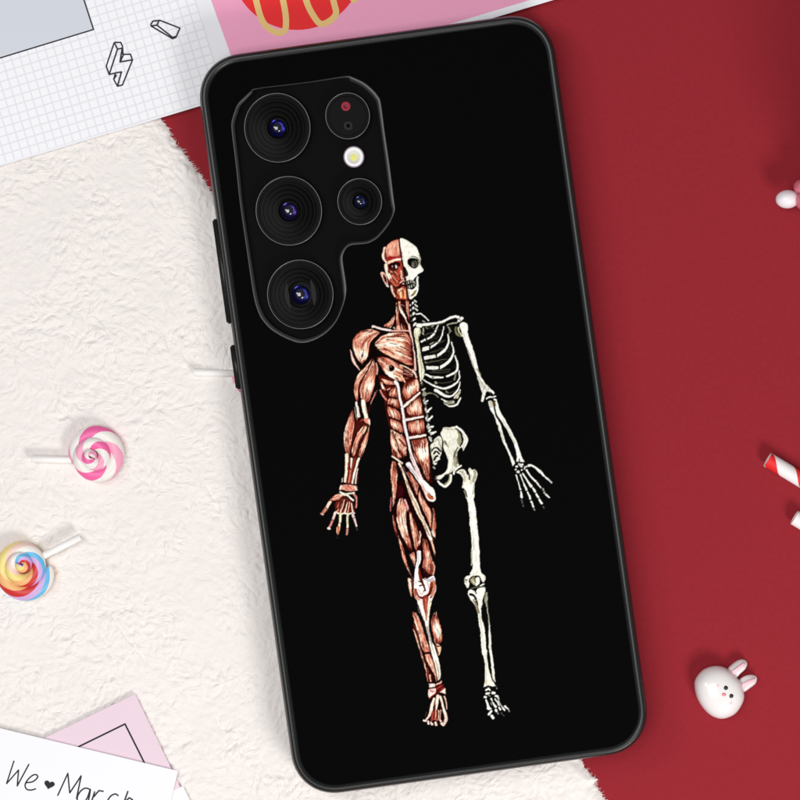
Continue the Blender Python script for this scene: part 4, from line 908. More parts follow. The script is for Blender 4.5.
# back ribs showing between the front ones
for pts in (((300, 360), (345, 385), (400, 400)), ((250, 450), (300, 430), (360, 425)), ((330, 520), (400, 520), (440, 505)), ((300, 625), (380, 600), (450, 580)), ((290, 725), (380, 705), (470, 690)), ((330, 810), (420, 800), (500, 790))): stroke(t2(*pts), 1.0, (92, 89, 74), alpha=.75)
for pts in (((270, 120), (350, 110), (440, 95)), ((300, 220), (400, 225), (480, 215)), ((340, 320), (430, 330), (520, 310)), ((440, 430), (500, 425), (560, 400))): stroke(t4(*pts), 1.0, (92, 89, 74), alpha=.75)
for k in range(9): stroke(t4((232 + k * 6, 400 + k * 42), (236 + k * 6, 418 + k * 42)), 1.6, (150, 147, 130))
# scapula
stroke(t2((470, 345), (520, 332), (566, 326)), 1.2, (176, 172, 152)); stroke(t2((484, 372), (496, 400), (492, 425)), 2.0, (112, 108, 92)); stroke(t2((470, 350), (490, 390), (510, 410)), 1.0, (150, 146, 128)); stroke(t2((230, 380), (236, 410)), 1.3, (190, 186, 170)); stroke(t2((228, 425), (234, 440)), 1.3, (190, 186, 170)); stroke(t2((260, 372), (275, 385)), 1.6, (110, 108, 80)); stroke(t2((320, 360), (335, 352)), 1.4, (170, 168, 150)); stroke(t2((225, 310), (245, 318)), 1.2, (190, 188, 176)); stroke(t2((300, 540), (325, 525)), 1.2, (170, 168, 150))
# clavicle
stroke(t2((172, 355), (240, 346), (330, 336), (415, 322), (480, 288), (545, 263), (582, 272)), 4.0, (30, 29, 24), wm=3.4, w1=4.0); stroke(t2((172, 355), (240, 346), (330, 336), (415, 322), (480, 288), (545, 263), (582, 272)), 3.2, (245, 243, 232), wm=2.6, w1=3.0); stroke(t2((180, 352), (200, 356)), 4.4, (245, 243, 232)); stroke(t2((260, 360), (360, 342), (430, 328)), .7, (120, 116, 96))
stroke(t2((592, 305), (620, 280)), 3.6, BONE); stroke(t2((588, 292), (606, 300)), .7, (40, 38, 32)); stroke(t2((575, 318), (600, 310)), 1.2, (196, 192, 176))
# arm bones
stroke(t2((560, 370), (556, 410), (575, 445), (610, 460)), 2.0, (120, 116, 84)); stroke(t2((585, 375), (590, 420), (622, 458)), 2.0, (206, 202, 160)); stroke(t2((572, 360), (578, 420), (600, 452)), .7, (30, 30, 24))
bone(t2((592, 345), (625, 322), (662, 328), (682, 372), (672, 410), (655, 450), (635, 460), (612, 405)), (246, 244, 234))
strip(u1((92, 150), (115, 235), (152, 350), (200, 490), (243, 595), (268, 690), (288, 745)), u1((158, 170), (160, 215), (205, 345), (236, 460), (262, 560), (310, 650), (385, 740)), (243, 241, 230))
stroke(u1((150, 330), (190, 440), (225, 540)), .6, (170, 164, 140)); stroke(u1((235, 520), (270, 575)), 1.2, (150, 144, 120)); stroke(u1((248, 600), (275, 650), (300, 690)), 2.6, (206, 202, 186)); stroke(u1((120, 200), (150, 300)), .6, (190, 186, 166)); stroke(u1((275, 640), (310, 690)), .7, (160, 156, 136)); stroke(u1((160, 365), (180, 400)), .7, (120, 116, 100))
stroke(u2((128, 95), (118, 140), (108, 180)), 3.6, (232, 229, 216), w1=3.2); stroke(u2((150, 60), (185, 95), (208, 118)), 3.2, BONE, w1=2.2); stroke(u2((140, 50), (158, 78)), 3.0, (214, 210, 194))
poly(u2((140, 115), (160, 100), (185, 125), (172, 140), (148, 158)), (14, 13, 12)); stroke(u2((148, 164), (172, 152), (196, 152)), 1.8, BONE); stroke(u2((206, 152), (224, 146)), 1.8, BONE); stroke(u2((180, 108), (195, 122)), 1.0, BLK); stroke(u2((214, 172), (232, 178)), 1.6, BONE)
strip(u2((158, 186), (178, 250), (212, 320), (252, 430), (288, 540), (340, 650), (376, 768)), u2((198, 190), (214, 270), (232, 330), (272, 400), (302, 510), (344, 615), (402, 745)), (243, 241, 230)); stroke(u2((180, 190), (190, 230)), 2.4, (206, 196, 170)); stroke(u2((250, 400), (300, 540)), .6, (170, 164, 130))
strip(u2((218, 195), (234, 290), (280, 372), (338, 460), (388, 570), (414, 660), (408, 722)), u2((238, 180), (266, 272), (318, 368), (370, 460), (420, 560), (452, 660), (482, 728)), (243, 241, 230)); stroke(u2((214, 190), (222, 225)), 1.6, (110, 90, 56)); stroke(u2((290, 360), (350, 460), (400, 570)), .6, (180, 176, 150)); stroke(u2((436, 700), (440, 725)), 1.0, BLK)
# wrist and hand bones
for x, y, r_ in ((160, 264, 1.6), (154, 292, 2.0), (180, 316, 2.6), (172, 318, 2.0), (205, 248, 3.2), (210, 264, 1.8), (214, 298, 1.8), (244, 272, 1.8), (262, 266, 1.4), (240, 286, 1.4), (190, 240, 2.0), (224, 240, 1.6), (172, 262, 1.6)): stroke(u3((x, y), (x + 3, y + 3)), r_, BONE)
for x0, y0, x1, y1 in ((186, 262, 196, 282), (196, 286, 214, 282), (228, 262, 240, 282), (176, 280, 190, 300)): stroke(u3((x0, y0), (x1, y1)), .7, BLK)
GR = (150, 149, 142); DG = (84, 84, 80)
for p, a_, b_, m__, c_ in (
    (((160, 350), (180, 420), (202, 494)), 1.9, 2.0, 1.2, BONE), (((207, 516), (215, 570)), 1.6, 2.6, None, BONE), (((213, 596), (222, 630)), 1.6, 1.8, None, DG), (((229, 655), (232, 662)), 2.0, 1.6, None, DG),
    (((204, 344), (222, 390), (240, 440), (262, 494)), 1.6, 2.6, 1.2, BONE), (((274, 518), (300, 582)), 2.0, 2.4, 1.6, BONE), (((310, 612), (324, 640)), 2.4, 1.8, None, BONE), (((326, 650), (332, 668)), 1.6, 1.6, None, BONE), (((338, 688), (346, 704)), 1.8, 1.2, None, GR),
    (((228, 334), (270, 400), (314, 464)), 1.8, 3.0, 1.7, BONE), (((330, 482), (350, 516)), 2.0, 2.2, None, BONE), (((360, 538), (380, 572)), 2.0, 2.2, None, BONE), (((390, 594), (416, 634)), 2.2, 2.2, None, BONE), (((430, 666), (437, 680)), 1.8, 1.2, None, DG),
    (((264, 300), (308, 366), (352, 414)), 1.8, 2.6, 1.7, BONE), (((366, 426), (406, 476)), 2.0, 1.6, 1.3, BONE), (((428, 490), (434, 502)), 2.4, 2.0, None, GR), (((440, 525), (465, 550), (494, 578)), 1.6, 1.2, 2.4, BONE), (((444, 515), (450, 545)), 1.2, 1.0, None, GR),
    (((286, 256), (320, 254), (368, 290), (402, 318)), 2.8, 3.6, 2.0, BONE), (((414, 326), (450, 366)), 2.8, 1.8, None, BONE), (((455, 370), (474, 386)), 1.8, 2.2, None, BONE), (((484, 396), (516, 426)), 1.6, 1.6, None, (206, 205, 198))):
    stroke(u3(*p), a_, c_, w1=b_, wm=m__)
# lumbar spine
stroke(t4((214, 402), (250, 386)), 1.6, (206, 204, 192)); poly(t4((222, 430), (250, 418), (268, 438), (250, 462), (226, 458)), (150, 148, 132)); stroke(t4((258, 436), (300, 430)), 1.2, (140, 136, 110))
for x, y in ((240, 515), (262, 600), (268, 688), (280, 770)):
    stroke(t4((x - 6, y - 10), (x + 6, y + 14)), 2.6, (206, 204, 190)); stroke(t4((x + 2, y), (x + 4, y + 6)), 1.2, (90, 88, 76)); stroke(t4((x + 10, y + 4), (x + 34, y - 10)), 1.0, BONE, w1=1.6); stroke(t4((x + 6, y + 14), (x + 26, y + 18)), .9, (190, 188, 174))
stroke(t4((278, 610), (316, 574)), 1.4, BONE); stroke(t4((290, 690), (322, 664)), 1.6, BONE); stroke(t4((290, 772), (326, 766)), 1.6, BONE); stroke(t6((478, 40), (490, 50)), 2.0, (206, 204, 190)); stroke(t6((486, 112), (500, 100)), 2.2, BONE); stroke(t6((500, 130), (556, 118)), 1.4, BONE); stroke(t6((494, 175), (508, 180)), 2.4, (206, 204, 190)); stroke(t6((500, 70), (530, 64)), 1.4, BONE); stroke(tf((100, 240), (110, 256)), 2.4, (196, 194, 180)); stroke(tf((110, 195), (150, 172)), 1.2, BONE)
# sacrum
bone(tf((100, 305), (132, 270), (150, 232), (188, 210), (214, 235), (220, 300), (215, 355), (205, 400), (172, 470), (165, 495), (132, 492), (124, 440), (112, 390)), (222, 219, 202))
stroke(tf((150, 260), (180, 240), (195, 300)), 1.6, (176, 172, 150)); stroke(tf((120, 352), (140, 328), (170, 328), (204, 360)), 1.6, BLK); stroke(tf((138, 388), (155, 366), (176, 368), (190, 388)), 1.6, BLK); stroke(tf((140, 446), (150, 420), (172, 410)), 1.8, BLK); stroke(tf((172, 425), (192, 438)), 1.6, BONE); stroke(tf((110, 330), (112, 380)), 1.0, (120, 116, 98)); stroke(tf((205, 300), (212, 350)), 1.2, (160, 156, 130)); stroke(tf((150, 470), (180, 462)), 1.0, BLK); stroke(tf((132, 520), (146, 534)), 1.4, (190, 188, 174)); stroke(tf((160, 345), (178, 350)), .9, (232, 230, 214))
# hip bone
bone(tf((205, 190), (220, 145), (240, 122), (300, 122), (360, 113), (420, 158), (476, 240), (462, 300), (432, 358), (418, 326), (388, 338), (368, 395), (374, 455), (386, 505), (345, 540), (335, 565), (300, 592), (250, 606), (200, 640), (172, 640), (174, 612), (240, 578), (274, 530), (280, 470), (268, 412), (236, 342), (230, 262)), (230, 227, 210))
poly(tf((365, 150), (400, 175), (420, 225), (420, 280), (404, 312), (380, 290), (370, 240), (380, 200)), (150, 146, 116)); stroke(tf((352, 138), (392, 160), (420, 215), (424, 265), (402, 312)), 1.0, BLK, wm=2.0); stroke(tf((365, 118), (420, 162), (465, 240), (445, 320)), 3.0, (246, 244, 234), w1=2.0); stroke(tf((240, 135), (300, 140), (350, 140)), 1.0, (176, 170, 140)); stroke(tf((240, 265), (262, 285), (282, 322)), 2.4, (160, 156, 130), w1=1.0); stroke(tf((248, 258), (262, 290)), .8, (80, 76, 60))
stroke(tf((362, 365), (345, 400), (345, 470), (360, 510)), 2.6, (166, 162, 132)); stroke(tf((380, 320), (352, 370), (340, 420)), .9, (70, 66, 50)); stroke(tf((365, 420), (372, 480)), 1.6, (120, 116, 96)); stroke(tf((300, 400), (312, 480), (295, 540), (250, 585)), 1.6, (246, 244, 232)); stroke(tf((330, 470), (325, 530), (290, 575)), 1.2, (190, 186, 150)); stroke(tf((270, 300), (300, 260)), .7, (190, 186, 160)); stroke(tf((300, 180), (330, 260)), .6, (200, 196, 176))
stroke(tf((345, 545), (320, 575), (250, 602)), .9, BLK)
stroke(tf((308, 602), (300, 665), (255, 712), (205, 690), (178, 664)), 3.0, (240, 238, 224), wm=2.8, w1=2.4); stroke(tf((300, 610), (285, 660), (250, 690)), 1.4, (160, 156, 116)); stroke(tf((155, 612), (150, 640)), 1.0, (70, 70, 66)); stroke(tf((168, 615), (164, 640)), 1.2, (150, 148, 140))
# thigh bone
bone(tf((362, 572), (392, 545), (440, 545), (474, 596), (482, 545), (500, 523), (520, 548), (550, 543), (572, 590), (556, 655), (538, 705), (540, 830), (462, 830), (446, 742), (416, 722), (432, 640), (402, 592)), (232, 229, 212))
stroke(tf((338, 585), (350, 550), (380, 522), (408, 508)), 2.4, (240, 238, 224)); stroke(tf((352, 592), (362, 562), (405, 532)), 1.0, BLK); stroke(tf((476, 560), (490, 610), (492, 640)), 1.3, BLK); stroke(tf((425, 560), (440, 600), (448, 660)), 1.6, (190, 186, 160)); stroke(tf((400, 560), (428, 580)), .9, (150, 146, 120)); stroke(tf((545, 560), (548, 610), (530, 660)), 2.0, (170, 166, 136)); stroke(tf((505, 600), (500, 720)), .8, (176, 172, 146)); stroke(tf((520, 640), (500, 760)), .7, (196, 192, 170)); stroke(tf((440, 760), (460, 800)), 1.2, (160, 156, 130))
strip(tg_((190, 45), (214, 140), (229, 250), (240, 380), (252, 500), (248, 620), (262, 690), (235, 750)), tg_((272, 30), (266, 110), (285, 250), (300, 380), (313, 520), (319, 660), (330, 742), (352, 770)), (243, 241, 229))
stroke(tg_((200, 85), (215, 130)), 1.4, (80, 76, 62)); stroke(tg_((270, 40), (262, 110)), 1.6, (190, 186, 166)); stroke(tg_((255, 560), (252, 680)), 1.4, (176, 172, 146)); stroke(tg_((240, 250), (262, 430), (275, 560)), .6, (206, 202, 184)); stroke(tg_((262, 460), (270, 560)), .8, (190, 186, 160)); stroke(tg_((285, 560), (290, 650)), .6, (200, 196, 178)); stroke(tg_((245, 440), (280, 440)), .4, (200, 196, 178), alpha=.5)
# knee bones
bone(td((215, 0), (300, 0), (308, 25), (350, 62), (352, 100), (328, 122), (310, 90), (290, 58), (235, 60), (192, 96), (196, 150), (172, 178), (142, 112), (155, 70), (204, 42)), (236, 233, 218))
poly(td((190, 100), (215, 65), (250, 56), (285, 56), (308, 90), (300, 140), (270, 164), (225, 156), (196, 130)), (16, 15, 12)); poly(td((200, 100), (228, 68), (255, 74), (282, 66), (298, 95), (290, 135), (262, 160), (225, 138)), (150, 144, 112)); poly(td((262, 84), (284, 68), (298, 95), (290, 135), (262, 160), (255, 130)), (243, 241, 228)); stroke(td((215, 100), (245, 130)), 1.2, (206, 200, 166)); stroke(td((240, 80), (252, 110), (262, 125)), .8, (80, 76, 56)); stroke(td((150, 85), (160, 120)), 1.2, (190, 186, 166)); stroke(td((150, 95), (175, 100)), .8, (60, 58, 48))
stroke(td((305, 155), (338, 140)), 2.0, BONE); stroke(td((210, 185), (260, 172), (338, 165)), .8, (130, 128, 112)); stroke(td((150, 130), (180, 170)), 2.0, BONE, w1=1.4)
# shin bones
bone(td((180, 218), (202, 194), (234, 204), (256, 216), (275, 186), (345, 172), (356, 192), (344, 242), (324, 300), (326, 342), (310, 380), (316, 480), (346, 600), (360, 830), (320, 830), (304, 640), (288, 520), (274, 420), (242, 342), (190, 272)), (243, 241, 228))
stroke(td((206, 244), (236, 256), (262, 300), (276, 345)), 2.6, (18, 16, 12), w1=1.6); stroke(td((238, 300), (262, 350), (280, 420)), 2.0, (150, 136, 110)); stroke(td((278, 360), (290, 430)), .9, (110, 96, 74)); stroke(td((250, 215), (262, 232)), 1.2, (20, 18, 14)); stroke(td((240, 305), (300, 290)), .6, (200, 190, 160)); stroke(td((295, 440), (318, 600), (332, 790)), 1.0, (206, 202, 180)); stroke(td((320, 310), (312, 370)), .9, (190, 186, 160))
strip(td((354, 225), (345, 300), (364, 370), (384, 520), (386, 640), (384, 760), (392, 830)), td((376, 220), (376, 280), (373, 360), (394, 510), (409, 650), (410, 740), (416, 830)), (226, 223, 208)); stroke(td((364, 230), (358, 300), (366, 360)), 2.0, (160, 156, 128)); stroke(td((378, 440), (388, 540)), .7, (140, 136, 120))
strip(te((320, -5), (345, 120), (350, 240), (343, 330), (336, 384)), te((366, -5), (376, 110), (396, 220), (432, 310), (454, 360)), (240, 238, 222)); strip(te((390, -5), (410, 130), (420, 260), (440, 320), (462, 384)), te((416, -5), (432, 120), (446, 220), (452, 290), (472, 394)), (236, 234, 220))
stroke(te((385, 100), (398, 210), (420, 280), (455, 340)), 1.4, BLK); stroke(te((352, 40), (366, 200), (362, 330)), .8, (200, 196, 172)); stroke(te((350, 300), (360, 345)), 1.4, (206, 200, 160)); stroke(te((458, 330), (462, 372)), .8, BLK); stroke(te((338, 382), (380, 362), (424, 372), (446, 392)), 1.6, BLK)
# foot bones
for p, a_, b_, m__, c_ in ((((360, 400), (385, 388), (402, 400)), 2.0, 1.4, 2.2, BONE), (((365, 436), (388, 430)), 3.2, 2.4, None, BONE), (((425, 426), (442, 428)), 3.2, 2.6, None, BONE), (((456, 455), (472, 462), (484, 488)), 2.4, 1.8, None, BONE), (((342, 470), (360, 474)), 2.4, 2.0, None, BONE), (((385, 452), (400, 458)), 1.6, 1.2, None, GR),
    (((360, 500), (375, 545), (388, 584)), 2.0, 3.6, 2.0, BONE), (((372, 585), (408, 588)), 1.6, 1.4, None, BONE), (((410, 612), (386, 645)), 2.6, 2.2, 1.6, BONE), (((414, 658), (432, 680)), 3.2, 3.0, None, BONE),
    (((412, 486), (420, 505)), 2.0, 1.4, None, BONE), (((425, 520), (455, 565)), 1.2, 2.6, None, BONE), (((405, 525), (418, 548)), .9, .9, None, GR), (((457, 600), (464, 612)), 2.6, 2.2, None, BONE), (((472, 630), (480, 640)), 1.4, 1.2, None, GR),
    (((450, 488), (472, 520), (490, 552)), 1.8, 1.8, 1.5, BONE), (((490, 575), (500, 596)), 2.2, 1.8, None, BONE), (((514, 630), (520, 642)), 1.6, 1.2, None, DG), (((532, 650), (538, 658)), 1.2, 1.0, None, DG),
    (((482, 510), (505, 545), (524, 570)), 1.0, 1.2, None, BONE), (((526, 578), (544, 602)), 2.4, 1.6, None, BONE), (((552, 564), (580, 592)), 2.6, 1.6, None, BONE), (((586, 604), (594, 614)), 1.6, 1.2, None, GR), (((478, 470), (500, 530), (520, 560)), .8, .7, None, GR)):
    stroke(te(*p), a_, c_, w1=b_, wm=m__)
# midline
stroke(MID, 1.3, (16, 8, 8), smooth=True)

# ---- lattice to mesh
g2 = SC // 2
# hand-inked look: the lines wander a little and the inks are grainy
iy, ix = np.mgrid[0:NY, 0:NX]
wx = fbm(ix / 14.0, iy / 14.0, 501, 3) * 5.0; wy = fbm(ix / 14.0, iy / 14.0, 511, 3) * 5.0
sy_ = np.clip((iy + wy).astype(int), 0, NY - 1); sx_ = np.clip((ix + wx).astype(int), 0, NX - 1)
ART = ART[sy_, sx_]; TOUCH = TOUCH[sy_, sx_]
lum = ART.mean(-1, keepdims=True)
gr = (vnoise(ix / 3.0, iy / 6.0, 521) + .8 * vnoise(ix / 6.0, iy / 13.0, 523) - .9)[..., None]
redd = np.clip((ART[..., :1] - ART[..., 2:]) * 4, 0, 1)
ART = np.where(TOUCH[..., None], np.clip(ART * (1 + gr * (.09 + .17 * redd)), 0, 1), ART)
ART = np.where(TOUCH[..., None] & (lum > .05), np.clip(ART + (lum - .36) * .10 * redd + (lum - .5) * .08, .02, 1), ART)
A2 = ART.reshape(NY // g2, g2, NX // g2, g2, 3).mean((1, 3)); T2 = TOUCH.reshape(NY // g2, g2, NX // g2, g2).any((1, 3))
T3 = T2.copy()
for dy in (-1, 0, 1):
    for dx in (-1, 0, 1): T3 |= np.roll(np.roll(T2, dy, 0), dx, 1)
hN, wN = T3.shape
YY, XX = np.mgrid[0:hN, 0:wN]
cell2 = T3[:-1, :-1] & T3[1:, :-1] & T3[:-1, 1:] & T3[1:, 1:]
us2 = np.zeros((hN, wN), bool)
for a_ in (slice(0, -1), slice(1, None)):
    for b_ in (slice(0, -1), slice(1, None)): us2[a_, b_] |= cell2
id2 = -np.ones((hN, wN), int); id2[us2] = np.arange(us2.sum())
pxs = AX + (XX[us2] + .5) / (SC / g2); pys = AY + (YY[us2] + .5) / (SC / g2)
ZP = ZR + 0.00003
xs_, ys_ = CP(pxs, pys)
Vp = np.c_[xs_ - CX, ys_ - CY, np.full(len(pxs), ZP - PZ)]
cj, ci = np.nonzero(cell2)
Qp = np.c_[id2[cj + 1, ci], id2[cj + 1, ci + 1], id2[cj, ci + 1], id2[cj, ci]]
me = fast_mesh('printed_figure', Vp, Qp)
at_ = me.color_attributes.new('ink', 'FLOAT_COLOR', 'POINT')
lin = s2l(np.clip(A2[us2], 0, 1))
at_.data.foreach_set('color', np.c_[lin, np.ones(len(lin))].astype(np.float32).ravel())
m_print = bpy.data.materials.new('figure_print'); m_print.use_nodes = True
nt = m_print.node_tree; b = nt.nodes['Principled BSDF']
b.inputs['Roughness'].default_value = .8; b.inputs['Specular IOR Level'].default_value = 0.0
an = nt.nodes.new('ShaderNodeAttribute'); an.attribute_name = 'ink'
nt.links.new(an.outputs['Color'], b.inputs['Base Color'])
link_mesh('printed_figure', me, m_print, case)
# ------------------------------------------------------------------ sweets and trinkets
def wpt(px, py, z): x, y = W(px, py, z); return Vector((x, y, z))
def tube(pts, rad, seg=16, cap=True, start_flat=True):
    """round tube along 3-D points; rad list; returns verts, faces"""
    vv = []; ff = []; n_ = len(pts)
    up = Vector((0, 0, 1))
    for i, p in enumerate(pts):
        d = (pts[min(i + 1, n_ - 1)] - pts[max(i - 1, 0)]).normalized()
        sd = d.cross(up)
        if sd.length < 1e-6: sd = Vector((1, 0, 0))
        sd.normalize(); u = sd.cross(d).normalized()
        for k in range(seg):
            t = 2 * math.pi * k / seg
            vv.append(p + (sd * math.cos(t) + u * math.sin(t)) * rad[i])
    for i in range(n_ - 1):
        for k in range(seg):
            j = (k + 1) % seg; ff.append((i * seg + k, i * seg + j, (i + 1) * seg + j, (i + 1) * seg + k))
    if cap:
        ff.append(tuple(range(seg - 1, -1, -1))); ff.append(tuple((n_ - 1) * seg + k for k in range(seg)))
    return vv, ff
def candy(parent, ox, oy, turns, r_out, shift, a_start, cols, mats, twist, zc, hw, rise=2.2, name='candy_swirl', phase=0.0):
    """a rope of twisted sugar strands coiled into a flat spiral; centre offset drifts so the inner coil sits off-centre"""
    n_ = int(420 * turns / 2); seg = 112
    pts = []; rad = []; ss = []
    s = 0; last = None
    for i in range(n_ + 1):
        f = i / n_                                   # 0 outside, 1 centre
        a = a_start + 2 * math.pi * turns * f
        r_ = (r_out - hw) * (1 - f) ** 0.82 
        rw = hw * (1 - .42 * f)
        x = ox + r_ * math.cos(a) + shift[0] * f; y = oy + r_ * math.sin(a) * 1.03 + shift[1] * f
        z = zc + rise * 1e-3 * f ** 1.3
        p = wpt(x, y, z)
        if last is not None: s += (p - last).length
        last = p; pts.append(p); rad.append(rw * S * 1.06); ss.append(s)
    # pointed tail and nose
    for i in range(60): rad[i] *= 0.25 + .75 * math.sqrt(1 - (1 - i / 60) ** 2)
    vv, ff = tube(pts, rad, seg)
    # flatten a little so the rope is wider than tall
    vv = [Vector((v.x, v.y, pts[i // seg].z + (v.z - pts[i // seg].z) * 0.85)) for i, v in enumerate(vv)]
    tot = sum(c[1] for c in cols); mm = []
    for i in range(n_):
        for k in range(seg):
            ph = ((k + .5) / seg + phase - twist * turns * i / n_) % 1.0 * tot
            q_ = 0
            for ci_, (mi_, wq) in enumerate(cols):
                if ph < wq: q_ = mi_; break
                ph -= wq
            mm.append(q_)
    mm += [cols[0][0]] * 2
    vv = [v - parent.location for v in vv]
    o = pydata(name, vv, ff, mats, parent, True, mm)
    fix_normals(o)
    return o
def stick(parent, a, b_, za, zb, wd, m, name='stick'):
    pa = wpt(*a, za); pb = wpt(*b_, zb); r_ = wd / 2 * S
    d = (pb - pa).normalized()
    pts = [pa, pa + d * 1e-5, pa + d * r_ * .15, pb - d * r_ * .15, pb - d * 1e-5, pb]
    vv, ff = tube(pts, [r_ * .75, r_ * .85, r_, r_, r_ * .85, r_ * .75], 24)
    o = pydata(name, [v - parent.location for v in vv], ff, m, parent, False); fix_normals(o)
    me = o.data; me.polygons.foreach_set('use_smooth', np.array([len(p.vertices) == 4 for p in me.polygons])); 
    return o
def sug(name, c): return mat(name, rgb(*c), rough=.38, spec=.4, sss=.25, bump=(2500, .12, .0002))
m_sw = sug('white_sugar', (244, 238, 232)); m_hp = sug('hot_pink_sugar', (246, 108, 170)); m_lp = sug('light_pink_sugar', (248, 168, 196))
m_sr = sug('red_sugar', (212, 52, 52)); m_so = sug('orange_sugar', (244, 186, 122)); m_sy = sug('yellow_sugar', (248, 226, 140)); m_sc = sug('cream_pink_sugar', (248, 212, 200)); m_sb = sug('blue_sugar', (104, 190, 232)); m_sl = sug('lilac_sugar', (214, 176, 226))
m_stick = mat('white_paper_stick', rgb(252, 249, 246), rough=.5, spec=.3)
g_ = 'swirl lollipops on the white fabric'
# pink and white lollipop
x, y = W(97.3, 456, .001)
lp = empty('lollipop', (x, y, .0012)); tag(lp, 'pink and white swirl lollipop lying on the white fabric, stick pointing left', 'lollipop', g_)
candy(lp, 98.2, 456.3, 2.35, 32.6, (-6.5, .6), R(165), [(0, 1.0), (1, 1.0), (0, 1.0), (2, 1.0)], [m_sw, m_hp, m_lp], 1.75, .0029, 8.2, phase=.5)
stick(lp, (31, 458.8), (74, 459.8), .0024, .0027, 7.0, m_stick)
x, y = W(25, 569, .001)
lr = empty('lollipop', (x, y, .0012)); tag(lr, 'rainbow striped swirl lollipop cut by the left edge, stick pointing up right', 'lollipop', g_)
candy(lr, 24.5, 569.5, 2.35, 33.4, (-4, -5), R(-8), [(6, .7), (5, .65), (4, .8), (3, .8), (2, 1.0), (1, .9), (0, .8)], [m_sr, m_so, m_sy, m_sc, m_sw, m_sb, m_sl], 1.2, .0029, 8.4, phase=.0)
stick(lr, (80.5, 536.8), (42, 556.5), .0032, .0030, 7.4, m_stick)
# a third one, flat, slipped under the case: stick and a sliver of pink show
x, y = W(252, 377, .001)
l3 = empty('lollipop', (x, y, .0003)); tag(l3, 'lollipop mostly hidden under the phone case, only white stick and pink rim showing', 'lollipop', g_)
vv = []; ff = []; mm = []
prf = [(0, 2.12), (12, 2.12), (17.5, 2.0), (20.2, 1.6), (21, 1.0), (19.5, .4), (12, .2), (0, .2)]
for r_, z_ in prf:
    for k in range(48):
        t = 2 * math.pi * k / 48; X_, Y_ = W(252 + r_ * math.cos(t), 376 + r_ * math.sin(t), .002); vv.append((X_ - x, Y_ - y, z_ * 1e-3 - .0003))
for q_ in range(len(prf) - 1):
    for k in range(48):
        j = (k + 1) % 48; ff.append((q_ * 48 + k, q_ * 48 + j, (q_ + 1) * 48 + j, (q_ + 1) * 48 + k)); mm.append([2, 0, 1, 0][(k // 3 + q_ // 2) % 4] if q_ < 5 else 0)
fix_normals(pydata('candy_disc', vv, ff, [m_sw, m_hp, m_lp], l3, True, mm))
stick(l3, (193.2, 372.2), (236, 373.6), .0021, .00125, 7.6, m_stick)

# ---- rabbit-shaped charm
x, y = W(719, 693, 0)
rb = empty('rabbit_charm', (x, y, 0)); tag(rb, 'glossy white rabbit head charm with pink inner ears on the red surface', 'charm')
m_wp = mat('white_glossy_resin', rgb(244, 240, 238), rough=.25, spec=.5, coat=.3, sss=.1)
m_pk = mat('pink_inner_ear', rgb(250, 206, 216), rough=.35, spec=.45)
m_blk = mat('black_eye_paint', (0.01, 0.01, 0.01, 1), rough=.3, spec=.5)
m_blush = mat('blush_paint', rgb(250, 214, 214), rough=.4, spec=.4)
m_nose = mat('pink_nose_paint', rgb(236, 150, 164), rough=.35, spec=.45)
kb = K(680, 650, .1125)
hl_ = catmull(kb((130, 312), (150, 240), (215, 172), (310, 142), (400, 156), (480, 215), (542, 290), (572, 390), (560, 470), (502, 560), (425, 604), (350, 612), (270, 580), (200, 510), (150, 420)), 6, True)
cx_, cy_ = kb((350, 385))[0]
def dome(name, outl, c, hgt, base, mats, parent, steps=12, pw=2.4, z0=0.0):
    vv = []; ff = []; n_ = len(outl)
    for q_ in range(steps):
        f = math.cos(q_ / (steps) * math.pi / 2) ** (2 / pw) if q_ else 1.0
        zz = base + hgt * (1 - f ** pw) ** (1 / pw)
        for p in outl:
            X_, Y_ = W(c[0] + (p[0] - c[0]) * f, c[1] + (p[1] - c[1]) * f, .003); vv.append((X_ - parent.location.x, Y_ - parent.location.y, zz))
    low = []
    for p in outl:
        X_, Y_ = W(c[0] + (p[0] - c[0]) * .92, c[1] + (p[1] - c[1]) * .92, .003); low.append((X_ - parent.location.x, Y_ - parent.location.y, z0))
    X_, Y_ = W(*c, .003); vv.append((X_ - parent.location.x, Y_ - parent.location.y, base + hgt)); ap = len(vv) - 1
    vv += low
    for q_ in range(steps - 1):
        for k in range(n_):
            j = (k + 1) % n_; ff.append((q_ * n_ + k, q_ * n_ + j, (q_ + 1) * n_ + j, (q_ + 1) * n_ + k))
    for k in range(n_):
        j = (k + 1) % n_
        ff.append(((steps - 1) * n_ + k, (steps - 1) * n_ + j, ap)); ff.append((ap + 1 + k, ap + 1 + j, j, k))
    o = pydata(name, vv, ff, mats, parent, True); fix_normals(o); return o
dome('head', hl_, (cx_, cy_), .0042, .0022, m_wp, rb, z0=0)
def dome_z(px, py):
    # height of the head's surface there
    best = 1.0; d = math.hypot(px - cx_, py - cy_); a = math.atan2(py - cy_, px - cx_)
    an_ = np.arctan2(hl_[:, 1] - cy_, hl_[:, 0] - cx_); i = np.argmin(np.abs(np.angle(np.exp(1j * (an_ - a)))))
    f = d / math.hypot(*(hl_[i] - (cx_, cy_))); return .0022 + .0042 * (1 - f ** 2.4) ** (1 / 2.4)
for e in (((428, 180), (470, 130), (530, 92), (580, 90), (606, 122), (590, 172), (545, 215), (500, 256), (455, 230)), ((518, 292), (570, 243), (640, 224), (690, 243), (682, 300), (630, 345), (572, 380), (535, 350))):
    ol = catmull(kb(*e), 5, True); c_ = ol.mean(0)
    dome('ear', ol, tuple(c_), .0018, .0010, m_wp, rb, steps=7)
